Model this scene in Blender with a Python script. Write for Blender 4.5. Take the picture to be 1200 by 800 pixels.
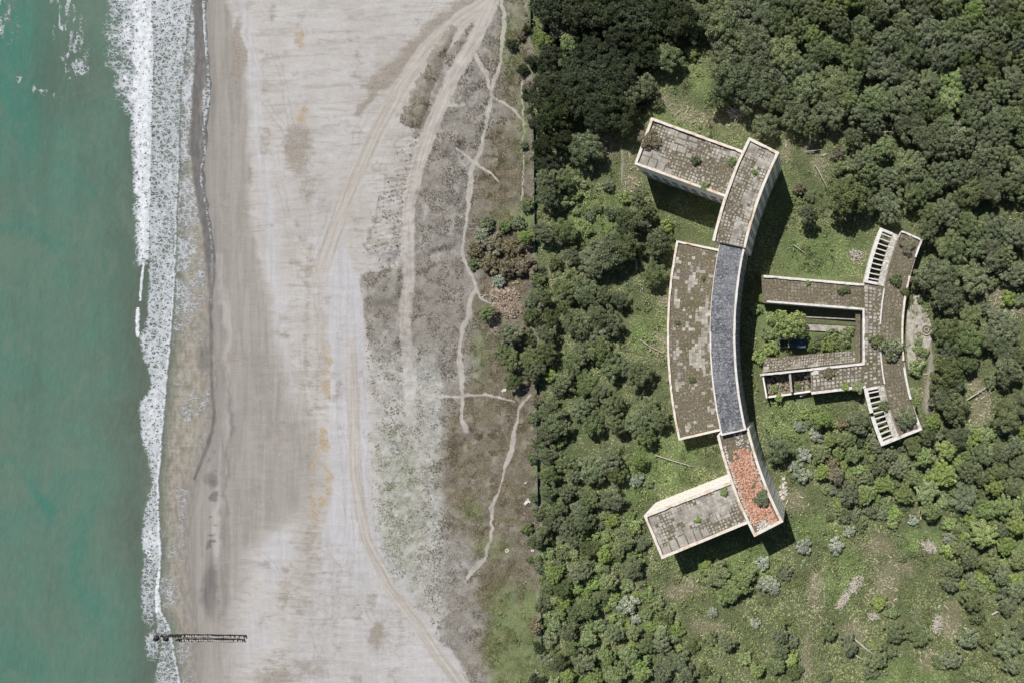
import bpy, math, random
import numpy as np

# ------------------------------------------------------------------ camera, sky, sun, exposure
for o in list(bpy.data.objects):
    bpy.data.objects.remove(o)
scn = bpy.context.scene
col = scn.collection
S = 0.25                       # metres per photograph pixel on the ground
H = 165.0                      # flying height
NX, NY = 945.0, 398.0          # point straight below the drone
CAMX, CAMY = (NX - 600) * S, (400 - NY) * S
cam = bpy.data.cameras.new("camera")
cam.sensor_width = 36.0
cam.lens = 36.0 * H / 300.0
cam.shift_x = -CAMX / 300.0
cam.shift_y = -CAMY / 300.0
cam.clip_start = 1.0
cam.clip_end = 3000.0
camo = bpy.data.objects.new("camera", cam)
camo.location = (CAMX, CAMY, H)
camo.rotation_euler = (0, 0, 0)
col.objects.link(camo)
scn.camera = camo

SUN_EL = math.radians(50.6)
SUN_AZ = math.atan2(-14.0, 44.0)          # clockwise from +Y
world = bpy.data.worlds.new("World")
scn.world = world
world.use_nodes = True
wn = world.node_tree
bg = wn.nodes["Background"]
sky = wn.nodes.new("ShaderNodeTexSky")
sky.sky_type = 'NISHITA'
sky.sun_disc = False
sky.sun_elevation = SUN_EL
sky.sun_rotation = SUN_AZ
wn.links.new(sky.outputs[0], bg.inputs[0])
bg.inputs[1].default_value = 0.05
sunl = bpy.data.lights.new("sun", 'SUN')
sunl.energy = 5.0
sunl.angle = math.radians(0.5)
sunl.color = (1.0, 0.972, 0.93)
suno = bpy.data.objects.new("sun", sunl)
suno.rotation_euler = (math.pi / 2 - SUN_EL, 0, math.pi - SUN_AZ)
suno.location = (-60, 190, 240)
col.objects.link(suno)
vs = scn.view_settings
vs.view_transform = 'Standard'
vs.look = 'None'
vs.exposure = 0.08
vs.gamma = 1.0
vs.use_curve_mapping = False

rng = np.random.default_rng(7)
random.seed(7)

# ------------------------------------------------------------------ helpers
def P(px, py, z=0.0):
    """world point at height z that stands over the photographed position"""
    k = (H - z) / H
    return (CAMX + (px - NX) * S * k, CAMY + (NY - py) * S * k, z)

def tag(o, label=None, cat=None, group=None, kind=None):
    if label: o["label"] = label
    if cat: o["category"] = cat
    if group: o["group"] = group
    if kind: o["kind"] = kind
    return o

def empty(name, loc, label=None, cat=None, group=None, rz=0.0):
    o = bpy.data.objects.new(name, None)
    o.location = loc
    o.rotation_euler = (0, 0, rz)
    o.empty_display_size = 0.5
    col.objects.link(o)
    return tag(o, label, cat, group)

def link(name, me, mat=None, parent=None, loc=None):
    o = bpy.data.objects.new(name, me)
    if mat is not None and len(me.materials) == 0:
        me.materials.append(mat)
    col.objects.link(o)
    if parent is not None:
        o.parent = parent
        if loc is None:                      # geometry given in world space
            p = parent
            off = [0.0, 0.0, 0.0]
            while p is not None:
                off = [off[i] + p.location[i] for i in range(3)]
                p = p.parent
            o.location = (-off[0], -off[1], -off[2])
    if loc is not None:
        o.location = loc
    return o

class MB:
    def __init__(self):
        self.v = []; self.f = []
    def add(self, vs_, fs):
        n = len(self.v)
        self.v.extend([tuple(v) for v in vs_])
        self.f.extend([tuple(i + n for i in f) for f in fs])
        return self
    def prism(self, poly, z0, z1):
        n = len(poly)
        a = sum(poly[i][0] * poly[(i + 1) % n][1] - poly[(i + 1) % n][0] * poly[i][1] for i in range(n))
        if a < 0: poly = poly[::-1]
        v = [(p[0], p[1], z0) for p in poly] + [(p[0], p[1], z1) for p in poly]
        f = [tuple(range(n, 2 * n)), tuple(range(n - 1, -1, -1))]
        f += [(i, (i + 1) % n, n + (i + 1) % n, n + i) for i in range(n)]
        return self.add(v, f)
    def ring(self, a, b, z0, z1):
        """solid band between two open paths a, b (same length)"""
        n = len(a)
        v = [(p[0], p[1], z0) for p in a] + [(p[0], p[1], z0) for p in b] + \
            [(p[0], p[1], z1) for p in a] + [(p[0], p[1], z1) for p in b]
        f = []
        for i in range(n - 1):
            j = i + 1
            f += [(2*n+i, 2*n+j, 3*n+j, 3*n+i), (i, n+i, n+j, j), (i, j, 2*n+j, 2*n+i), (n+i, 3*n+i, 3*n+j, n+j)]
        f += [(0, 2*n, 3*n, n), (n-1, 2*n-1, 4*n-1, 3*n-1)]
        return self.add(v, f)
    def strip(self, path, t, z0, z1):
        """wall along path, thickness t to the left (negative: to the right)"""
        return self.ring(path, offset(path, t), z0, z1)
    def rough_strip(self, path, t, z0, z1, step=1.1):
        rr = random.Random(int(abs(path[0][0]) * 31 + len(path)))
        q = []
        for a, b in zip(path[:-1], path[1:]):
            n = max(1, int(math.dist(a, b) / step))
            q += [(a[0] + (b[0] - a[0]) * i / n, a[1] + (b[1] - a[1]) * i / n) for i in range(n)]
        q.append(path[-1])
        o = offset(q, t)
        n = len(q)
        inn = []
        zt = []
        for i in range(n):
            k = 1 + (rr.uniform(-0.14, 0.05) if 0 < i < n - 1 else 0)
            if rr.random() < 0.05: k -= 0.25
            inn.append((q[i][0] + (o[i][0] - q[i][0]) * k, q[i][1] + (o[i][1] - q[i][1]) * k))
            zt.append(z1 - (rr.uniform(0, 0.05) if rr.random() < 0.93 else rr.uniform(0.1, 0.3)))
        s_ = len(self.v)
        self.ring(q, inn, z0, z1)
        for i in range(n):
            for k in (2 * n + i, 3 * n + i):
                x, y, _ = self.v[s_ + k]
                self.v[s_ + k] = (x, y, zt[i])
        return self
    def box(self, c, s, rz=0.0, rx=0.0, ry=0.0):
        hx, hy, hz = s[0] / 2, s[1] / 2, s[2] / 2
        cz, sz, cx, sx, cy, sy = math.cos(rz), math.sin(rz), math.cos(rx), math.sin(rx), math.cos(ry), math.sin(ry)
        v = []
        for z in (-hz, hz):
            for x, y in ((-hx, -hy), (hx, -hy), (hx, hy), (-hx, hy)):
                X, Y, Z = x, y * cx - z * sx, y * sx + z * cx
                X, Z = X * cy + Z * sy, -X * sy + Z * cy
                v.append((c[0] + X * cz - Y * sz, c[1] + X * sz + Y * cz, c[2] + Z))
        return self.add(v, [(3, 2, 1, 0), (4, 5, 6, 7), (0, 1, 5, 4), (1, 2, 6, 5), (2, 3, 7, 6), (3, 0, 4, 7)])
    def tube(self, pts, rad, n=6):
        base = len(self.v)
        m = len(pts)
        for k, p in enumerate(pts):
            q = pts[min(k + 1, m - 1)]; r = pts[max(k - 1, 0)]
            d = np.array(q, float) - np.array(r, float)
            d /= (np.linalg.norm(d) + 1e-9)
            u = np.cross(d, (0, 0, 1) if abs(d[2]) < 0.9 else (1, 0, 0)); u /= np.linalg.norm(u)
            w = np.cross(d, u)
            for i in range(n):
                a = 2 * math.pi * i / n
                self.v.append(tuple(np.array(p) + rad[k] * (math.cos(a) * u + math.sin(a) * w)))
        for k in range(m - 1):
            for i in range(n):
                j = (i + 1) % n
                self.f.append((base + k*n + i, base + k*n + j, base + (k+1)*n + j, base + (k+1)*n + i))
        self.f.append(tuple(base + i for i in range(n - 1, -1, -1)))
        self.f.append(tuple(base + (m - 1) * n + i for i in range(n)))
        return self
    def mesh(self, name, mat=None):
        me = bpy.data.meshes.new(name)
        me.from_pydata(self.v, [], self.f)
        if mat: me.materials.append(mat)
        me.update()
        return me
    def build(self, name, mat, parent=None, loc=None):
        return link(name, self.mesh(name, mat), None, parent, loc)

def offset(path, t):
    out = []
    n = len(path)
    for i in range(n):
        ns = []
        for a, b in ((i - 1, i), (i, i + 1)):
            if a < 0 or b >= n: continue
            dx, dy = path[b][0] - path[a][0], path[b][1] - path[a][1]
            l = math.hypot(dx, dy)
            ns.append((-dy / l, dx / l))
        if len(ns) == 1: m = ns[0]; k = 1
        else:
            m = ((ns[0][0] + ns[1][0]), (ns[0][1] + ns[1][1]))
            l = math.hypot(*m); m = (m[0] / l, m[1] / l)
            k = 1 / max(0.3, m[0] * ns[0][0] + m[1] * ns[0][1])
        out.append((path[i][0] + m[0] * t * k, path[i][1] + m[1] * t * k))
    return out

def quads_mesh(name, V, nper=4, mat=None, tint=None):
    """fast mesh from an array of loose quads (or triangles): V is (N, nper, 3)"""
    N = len(V)
    me = bpy.data.meshes.new(name)
    me.vertices.add(N * nper)
    me.vertices.foreach_set("co", np.ascontiguousarray(V, dtype=np.float32).ravel())
    me.loops.add(N * nper)
    me.loops.foreach_set("vertex_index", np.arange(N * nper, dtype=np.int32))
    me.polygons.add(N)
    me.polygons.foreach_set("loop_start", np.arange(0, N * nper, nper, dtype=np.int32))
    if tint is not None:
        at = me.attributes.new("tint", 'FLOAT_COLOR', 'POINT')
        c = np.ones((N, nper, 4), dtype=np.float32)
        c[:, :, :3] = tint[:, None, :]
        at.data.foreach_set("color", c.ravel())
    me.update(calc_edges=True)
    if mat: me.materials.append(mat)
    return me

# ---- value noise
def vnoise(x, y, seed=0):
    xi = np.floor(x).astype(np.int64); yi = np.floor(y).astype(np.int64)
    xf = x - xi; yf = y - yi
    u = xf * xf * (3 - 2 * xf); v = yf * yf * (3 - 2 * yf)
    def h(a, b):
        n = (a * 374761393 + b * 668265263 + seed * 1442695041) & 0xFFFFFFFF
        n = ((n ^ (n >> 13)) * 1274126177) & 0xFFFFFFFF
        n = (n ^ (n >> 16)) & 0xFFFFFF
        return n / float(0xFFFFFF)
    return (h(xi, yi) * (1 - u) + h(xi + 1, yi) * u) * (1 - v) + (h(xi, yi + 1) * (1 - u) + h(xi + 1, yi + 1) * u) * v

def fbm(x, y, seed=0, oct=4):
    s = 0; a = 0.5; t = 0
    for k in range(oct):
        s = s + a * vnoise(x, y, seed + k * 17); t += a
        x = x * 2.03 + 11.3; y = y * 2.03 + 5.7; a *= 0.5
    return s / t

def sstep(a, b, x):
    t = np.clip((x - a) / (b - a), 0, 1)
    return t * t * (3 - 2 * t)

def pdist(px, py, pts):
    d = np.full(np.shape(px), 1e9)
    for (x0, y0), (x1, y1) in zip(pts[:-1], pts[1:]):
        dx, dy = x1 - x0, y1 - y0
        t = np.clip(((px - x0) * dx + (py - y0) * dy) / (dx * dx + dy * dy), 0, 1)
        d = np.minimum(d, np.hypot(px - x0 - t * dx, py - y0 - t * dy))
    return d

def line(px, py, pts, w, soft=0.5):
    return 1 - sstep(w / 2 * (1 - soft), w / 2 * (1 + soft), pdist(px, py, pts))

def ell(px, py, cx, cy, rx, ry, rot=0.0, soft=0.5):
    c, s = math.cos(rot), math.sin(rot)
    x = ((px - cx) * c + (py - cy) * s) / rx; y = (-(px - cx) * s + (py - cy) * c) / ry
    return 1 - sstep(1 - soft, 1 + soft, np.hypot(x, y))

def tab(py, t):
    return np.interp(py, [a for a, b in t], [b for a, b in t])

def inpoly(px, py, poly):
    c = np.zeros(np.shape(px), bool)
    n = len(poly)
    for i in range(n):
        x0, y0 = poly[i]; x1, y1 = poly[(i + 1) % n]
        if y0 == y1: continue
        m = ((y0 > py) != (y1 > py)) & (px < (x1 - x0) * (py - y0) / (y1 - y0) + x0)
        c ^= m
    return c

# ------------------------------------------------------------------ where things lie (photograph pixels)
SWASH = [(-300,240),(0,241),(40,243),(80,246),(115,248),(135,244),(150,241),(180,243),(200,238),(220,239),(240,244),(270,249),
         (300,252),(330,250),(400,251),(440,253),(480,254),(505,252),(520,247),(540,240),(560,231),(580,227),(620,222),(680,222),
         (700,225),(740,230),(800,232),(1100,234)]
DAMP = [(-300,262),(0,268),(30,275),(100,290),(150,290),(200,292),(250,296),(300,302),(340,312),(380,320),(420,330),(460,345),(500,370),
        (540,375),(580,365),(600,345),(620,312),(650,290),(700,280),(740,275),(800,270),(1100,262)]
DUNE_L = [(-300,640),(0,575),(40,540),(70,520),(110,505),(150,488),(180,470),(230,445),(280,428),(310,420),(360,424),(400,432),(500,436),
          (600,438),(640,447),(680,462),(700,478),(740,512),(780,540),(800,552),(1100,680)]
BROWN_L = [(-300,590),(0,586),(100,582),(150,576),(200,556),(260,550),(330,556),(400,545),(470,543),(510,520),(550,508),(600,518),(640,545),
           (680,552),(720,560),(800,566),(1100,570)]
FENCE = [(-60,619),(0,621),(60,622),(150,625),(250,626),(300,627),(400,628),(500,629),(580,630),(640,632),(720,634),(780,635),(860,637)]
SEA_Z = -1.6

PLATEAU = [([(530,28),(536,32),(520,75),(506,110),(497,148),(486,152),(467,143),(480,110),(498,80),(505,58)], 0.38),
           ([(424,322),(470,316),(472,345),(466,358),(440,360),(424,352)], 0.5),
           ([(430,262),(468,258),(470,300),(444,304),(424,296)], 0.45),
           ([(500,165),(540,150),(548,200),(538,290),(500,300),(488,240)], 0.5)]

def zfun(px, py):
    e = tab(py, SWASH)
    d = px - e
    z = SEA_Z - 0.012 + np.where(d > 0, 1.5 * sstep(0, 190, d), np.maximum(d * 0.016, -2.5))
    du = sstep(-10, 25, px - tab(py, DUNE_L))
    z = z + du * 0.16 + du * 0.9 * (fbm(px / 26, py / 26, 3, 3) - 0.5)
    rid = 1 - np.abs(2 * fbm(px / 16 + py / 60, py / 22, 7, 3) - 1)
    z = z + du * 0.55 * (rid - 0.6)
    for poly, hh in PLATEAU:
        ins = inpoly(px + 6 * (fbm(px / 5, py / 5, 8, 2) - 0.5), py + 6 * (fbm(px / 5 + 9, py / 5, 9, 2) - 0.5), poly)
        z = z + np.where(ins, hh * sstep(0, 9, pdist(px, py, poly + poly[:1])) + 0.06, 0)
    be = sstep(20, 60, d) * (1 - du)
    z = z + be * 0.16 * (fbm(px / 22 + 3, py / 5, 12, 3) - 0.5) + be * 0.10 * (fbm(px / 4, py / 4, 13, 2) - 0.5)
    rp_ = inpoly(px, py, [(470,160),(492,165),(484,215),(474,300),(428,300),(448,230)])
    z = z + rp_ * 0.12 * np.sin((py + 0.25 * px) * 1.15 + 5 * fbm(px / 9, py / 9, 14, 2))
    fo = sstep(-6, 40, px - tab(py, FENCE))
    z = z * (1 - fo) + fo * (0.0 + 0.5 * (fbm(px / 40, py / 40, 5, 3) - 0.5))
    return z

def gz(px, py):
    return float(zfun(np.array([float(px)]), np.array([float(py)]))[0])

TRACKS = [([(590,-60),(572,2),(540,22),(500,60),(468,105),(442,155),(418,205),(398,255),(382,300),(370,345),(362,400)], 20),
          ([(600,-60),(578,0),(556,50),(534,85),(520,115),(506,150),(492,188),(479,240),(479,330),(474,380),(479,420),(482,500),(488,580)], 15),
          ([(404,300),(410,380),(414,460),(416,560),(428,630),(455,685),(488,728),(514,770),(540,805),(600,900)], 15),
          ([(340,405),(350,480)], 8)]
TYRES = [[(455,175),(446,230),(436,300),(430,380)], [(470,200),(462,260),(470,330),(465,420),(468,520)], [(300,-20),(330,90),(352,210),(372,330),(376,430)],
         [(322,180),(345,300),(356,420),(352,520)], [(520,-20),(480,60),(430,130),(398,215),(372,300)], [(405,320),(398,420),(402,540),(412,640),(440,740),(470,820)],
         [(425,320),(424,430),(427,560),(440,650),(480,712),(520,760)], [(490,300),(494,400),(500,480),(498,560)], [(300,640),(350,700),(380,780),(392,830)],
         [(430,600),(400,680),(372,760),(360,830)], [(382,250),(350,180),(312,120),(292,40)], [(440,330),(470,400),(512,440)], [(455,470),(500,430),(530,395)]]
TRAILS = [([(588,-40),(587,10),(591,40),(588,72),(577,96),(573,120),(570,150),(560,185),(551,205),(550,240),(546,275),(542,300),(548,320),(557,338),
            (552,362),(541,385),(537,412),(540,440),(542,465),(544,505)], 4.5),
          ([(556,60),(565,82),(574,108)], 3.5), ([(574,110),(600,130),(616,146)], 2.2),
          ([(620,460),(606,478),(605,500),(596,540),(586,570),(578,600),(575,630),(565,655),(548,676)], 4.5),
          ([(495,460),(540,465),(570,462),(602,468)], 3.2), ([(534,175),(550,187),(570,200),(586,212)], 2.6),
          ([(556,338),(566,350),(580,356)], 3), ([(520,122),(545,122)], 5),
          ([(955,650),(968,670),(967,700),(960,730),(942,752),(946,795)], 2.2), ([(1088,400),(1090,440),(1087,480)], 10),
          ([(728,172),(730,190),(727,215)], 3), ([(612,95),(613,180),(611,262)], 1.6)]
STRAW = [(770,118,22,10,0.3),(800,133,24,12,0.3),(840,140,26,12,0.2),(712,172,12,22,0),(737,212,14,30,0.1),(750,240,8,10,0),(660,236,14,12,0),
         (647,320,8,14,0),(1040,685,22,40,0.3),(1055,665,26,14,0),(1030,640,26,18,0.3),(1115,725,14,30,0.2),(1090,770,20,16,0),(1000,740,18,14,0),
         (1150,478,14,30,0.2),(1143,450,14,12,0),(1170,350,16,22,0),(1195,360,16,12,0),(1088,455,9,40,0),(928,585,20,16,0.4),(950,170,10,16,0.3),
         (963,190,14,10,0),(1002,300,10,10,0),(920,178,9,12,0),(690,645,8,14,-0.6),(715,675,8,8,0),(705,722,9,9,0),(955,690,12,30,0),(945,770,10,34,0),
         (590,346,26,20,0.2),(585,370,14,22,0),(770,410,12,10,0),(780,355,10,8,0),(775,395,12,7,0.5),(660,600,10,8,0),(740,690,16,7,0),
         (800,690,28,14,0),(830,735,30,14,0),(640,170,8,10,0),(655,185,8,14,0),(1000,560,16,10,0.5),(880,128,30,10,0),(1085,600,18,10,0),(1070,395,4,40,0)]
GREENS = [(870,230,60,50,0),(960,300,50,34,0),(780,540,40,34,0),(860,660,60,24,0),(930,490,40,30,0),(955,620,34,18,0),(985,675,26,30,0),(820,95,14,20,0),
          (780,140,30,16,0.3),(700,255,40,26,0),(745,560,34,30,0),(620,700,12,10,0),(600,785,26,20,0),(640,770,10,40,0),(1080,635,30,16,0),(700,640,24,20,0),
          (770,735,20,20,0),(615,262,16,16,0),(1060,790,60,20,0),(1180,355,14,14,0),(760,390,26,22,0),(905,380,20,50,0),(960,400,44,18,0)]

def masks(px, py, fine=True):
    n1 = fbm(px / 22, py / 22, 21, 4) - 0.5
    n2 = fbm(px / 22 + 70, py / 22 + 9, 22, 4) - 0.5
    n3 = fbm(px / 6, py / 6, 23, 3) - 0.5
    x = px + 14 * n1 + 5 * n3; y = py + 14 * n2
    fo = sstep(-9, 9, px + 16 * n1 + 16 * n3 - tab(py, FENCE))
    e = tab(py, SWASH)
    d = px - e + 3 * n3 + 4 * n1
    sw_ = np.interp(py, [300, 430], [9, 34])
    damp = 1 - sstep(-1.0, 1.0, (x - tab(y, DAMP)) / sw_)
    wet = ((1 - sstep(0, 16, d)) * 0.55 + 0.3 * (1 - sstep(10, 55, d))) * np.interp(py, [0, 200, 330, 480], [0.55, 0.65, 0.55, 0.5])
    M = {}
    M['damp'] = damp
    # dark streaks the last waves left along the shore
    wet = np.maximum(wet, 0.5 * line(x, y, [(256,330),(262,420),(264,480),(258,560),(264,640),(262,720)], 15, 0.9))
    wet = np.maximum(wet, 0.95 * line(px + 6*n1, py, [(232,-20),(234,60),(231,120),(228,170),(234,215),(243,270),(247,330),(240,390)], 13, 0.6))
    wet = np.maximum(wet, 0.8 * ell(x, y, 246, 690, 12, 40, 0, 0.6))
    wet = np.maximum(wet, 0.7 * ell(x, y, 247, 562, 10, 11, 0, 0.6))
    wet = np.maximum(wet, 0.75 * ell(x, y, 242, 420, 10, 14, 0, 0.3))
    sc_m = line(px + 4*n3, py, [(248,530),(250,600),(247,650)], 12, 0.5) * sstep(0.5, 0.75, vnoise(px / 16, py / 3.2, 205))
    wet = np.maximum(wet, 0.85 * sc_m)
    wet = np.maximum(wet, 0.6 * line(x, y, [(268,440),(270,500),(264,560),(262,640)], 7, 0.9))
    M['wet'] = np.clip(wet, 0, 1)
    dark = 0.9 * ell(x, y, 279, 60, 7, 42, 0.05, 0.5)
    dark = np.maximum(dark, 0.8 * ell(x, y, 350, 175, 20, 34, 0, 0.6))
    dark = np.maximum(dark, 0.6 * ell(x, y, 362, 225, 12, 26, 0, 0.6))
    dark = np.maximum(dark, 0.9 * line(x, y, [(418,135),(440,108),(470,78)], 9, 0.9))
    dark = np.maximum(dark, 0.95 * line(x, y, [(436,100),(472,74),(505,42),(548,5)], 26, 0.95))
    dark = np.maximum(dark, 0.6 * ell(x, y, 320, 15, 6, 14, 0, 0.6))
    dark = np.maximum(dark, 0.8 * ell(x, y, 440, 745, 10, 22, 0.2, 0.6))
    dark = np.maximum(dark, 0.6 * ell(x, y, 436, 705, 7, 16, 0.2, 0.6))
    dark = np.maximum(dark, 0.55 * ell(x, y, 355, 712, 22, 18, 0, 0.7))
    dark = np.maximum(dark, 0.7 * ell(x, y, 322, 790, 30, 16, 0, 0.7))
    dark = np.maximum(dark, 0.55 * ell(x, y, 365, 630, 10, 30, 0.2, 0.7))
    dark = np.maximum(dark, 0.5 * line(x, y, [(366,290),(362,330),(358,400),(360,470),(366,560)], 10, 0.9))
    dark = np.maximum(dark, 0.42 * ell(x, y, 375, 690, 50, 70, 0, 0.6))
    dark = np.maximum(dark, 0.42 * ell(x, y, 455, 735, 34, 46, 0.4, 0.6))
    dark = np.maximum(dark, 0.5 * ell(x, y, 340, 785, 50, 24, 0, 0.6))
    dark = np.maximum(dark, 0.45 * line(x, y, [(374,420),(370,500),(366,600)], 16, 0.9))
    dark = np.maximum(dark, 0.5 * sstep(0.05, 0.28, n1) * (1 - fo))
    M['dark'] = dark
    pale_l = tab(y, [(-300,300),(250,320),(300,380),(330,382),(600,386),(660,372),(720,350),(800,330),(1100,320)])
    pale_r = tab(y, [(-300,480),(0,500),(100,450),(200,400),(300,410),(340,424),(600,437),(660,470),(720,500),(800,560),(1100,700)])
    pale = sstep(-8, 8, x - pale_l) * (1 - sstep(-6, 6, px + 4*n3 - pale_r)) * np.interp(py, [0, 260, 320, 620, 700], [0.35, 0.4, 1, 1, 0.55])
    pale = np.maximum(pale, 0.8 * ell(x, y, 325, 650, 22, 44, 0.25, 0.7))
    pale = np.maximum(pale, 0.7 * ell(x, y, 300, 740, 20, 40, 0.3, 0.7))
    pale = np.maximum(pale, 0.7 * line(x, y, [(282,-30),(292,60),(302,150),(312,230),(322,310),(330,380)], 22, 0.9))
    pale = np.maximum(pale, 0.8 * ell(x, y, 266, 390, 5, 36, 0.05, 0.6))
    pale = np.maximum(pale, 0.9 * ell(x, y, 268, 770, 5, 15, 0.5, 0.7))
    pale = np.maximum(pale, 1.0 * line(x, y, [(256,300),(262,350),(266,400),(267,450),(266,500),(258,545),(253,600),(254,650)], 8, 0.8))
    pale = np.maximum(pale, 0.8 * line(x, y, [(316,300),(328,380),(340,440),(348,490)], 12, 0.9))
    M['pale'] = pale
    tr = np.zeros(np.shape(px))
    for k, (pts, w) in enumerate(TRACKS):
        t = line(px + 3 * n3 + 3 * n1, py + 3 * n2, pts, w * (1 + 0.35 * n1), 0.35)
        if k == 0: t = t * np.interp(py, [270, 390], [1, 0])
        if k == 2: t = t * np.interp(py, [300, 480], [0, 1])
        if k == 3: t = t * 0.6
        if k == 1: t = t * np.interp(py, [150, 260, 420, 560], [1, 0.8, 0.55, 0.1])
        tr = np.maximum(tr, t)
    M['track'] = tr
    ac = np.full(np.shape(px), 1e9)
    for pts_, w in TRACKS[:3]:
        for (x0, y0), (x1, y1) in zip(pts_[:-1], pts_[1:]):
            dx, dy = x1 - x0, y1 - y0
            L2 = dx * dx + dy * dy
            q = np.clip(((px - x0) * dx + (py - y0) * dy) / L2, 0, 1)
            dd = np.hypot(px - x0 - q * dx, py - y0 - q * dy) * np.sign((px - x0) * dy - (py - y0) * dx)
            ac = np.where(np.abs(dd) < np.abs(ac), dd, ac)
    M['across'] = ac * S
    ty = np.zeros(np.shape(px))
    for k, pts_ in enumerate(TYRES):
        dd = pdist(px + 10 * n1 + 1.5 * n3, py + 10 * n2, pts_)
        ty = np.maximum(ty, np.exp(-((dd - 3.2) / 1.1) ** 2) * (0.5 + 0.5 * vnoise(px / 30, py / 30, 120 + k)))
    M['tyre'] = ty * (1 - fo)
    tl = np.zeros(np.shape(px))
    for k, (pts, w) in enumerate(TRAILS):
        tl = np.maximum(tl, line(px + 3 * n3 + 9 * n1, py + 9 * n2, pts, w * (0.85 + 1.4 * n2), 0.8))
    M['trail'] = tl
    du = sstep(-5, 5, px + 7 * n3 + 9 * n1 - tab(py, DUNE_L)) * (1 - fo)
    du = np.maximum(du, inpoly(px + 5*n3, py + 5*n3, [(530,28),(536,32),(520,75),(506,110),(497,148),(486,152),(467,143),(480,110),(498,80),(505,58)]) * 1.4)
    rag = sstep(0.3, 0.6, fbm(px / 9, py / 9, 41, 3))
    hole = inpoly(px + 4*n3, py + 4*n3, [(400,262),(430,296),(470,300),(470,312),(425,322),(405,318)])
    du = np.where(hole, du * 0.25, du)
    low = sstep(370, 470, py + 30 * n1) * (1 - sstep(500, 540, x + 10 * n2))
    rip = inpoly(px + 8*n3, py + 8*n1, [(470,160),(492,165),(484,215),(474,300),(428,300),(448,230)])
    du = np.where(rip, du * 0.45, du)
    du = du * (1 - 0.4 * low) * sstep(-30, 40, x - tab(py, DUNE_L)) ** 0.4
    M['paledune'] = low
    M['dune'] = np.clip(du * (1 - 0.9 * tr) * (1 - tl), 0, 1.3)
    isl = inpoly(px + 5*n3, py + 5*n3, PLATEAU[0][0]) * 0.62
    M['brown'] = sstep(-26, 26, x - tab(py, BROWN_L)) * (1 - fo) * (0.5 + 0.8 * (0.5 + n1)) * (1 - tl)
    M['brown'] = np.maximum(M['brown'], isl)
    org = 0.9 * line(px + 8 * n1 + 5 * n3, py, [(382,405),(384,470),(380,510),(386,560),(376,600),(368,612)], 11, 0.9)
    org = np.maximum(org, 0.8 * line(px + 6*n1 + 4*n3, py, [(370,610),(362,560),(376,520)], 7, 0.9))
    org = np.maximum(org, 0.9 * ell(x, y, 351, 45, 6, 18, 0, 0.6))
    org = np.maximum(org, 0.9 * ell(x, y, 353, 135, 7, 16, 0.2, 0.5))
    org = np.maximum(org, 0.5 * line(x, y, [(368,270),(366,320)], 8, 0.9))
    M['orange'] = org * (0.5 + rag * 0.5)
    g = 0.5 * ell(x, y, 470, 590, 40, 120, 0, 0.6) * (1 - fo)
    g = np.maximum(g, 0.85 * sstep(640, 720, y) * sstep(545, 590, x) * (1 - fo))
    for cx, cy, rx, ry in ((600,50,20,60),(612,150,10,60),(560,415,14,40),(580,640,30,20),(596,250,20,14),(600,720,34,50),(555,600,20,16)):
        g = np.maximum(g, 0.62 * ell(x, y, cx, cy, rx, ry, 0, 0.7))
    for cx, cy, rx, ry, r in GREENS:
        g = np.maximum(g, ell(x, y, cx, cy, rx, ry, r, 0.5))
    M['green'] = g
    s = np.zeros(np.shape(px))
    for cx, cy, rx, ry, r in STRAW:
        s = np.maximum(s, ell(x, y, cx, cy, rx * 0.9, ry * 0.9, r, 0.6))
    M['straw'] = s * np.where(fo > 0.5, 1, np.where(py > 320, 1, 0.4))
    M['forest'] = fo
    return M

# ------------------------------------------------------------------ materials
def s2l(r, g, b, k=1.38):
    """sRGB seen in sunlight -> base colour"""
    f = lambda c: ((c / 255 + 0.055) / 1.055) ** 2.4 if c > 10 else c / 255 / 12.92
    return (f(r) / k, f(g) / k, f(b) / k, 1.0)

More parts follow.
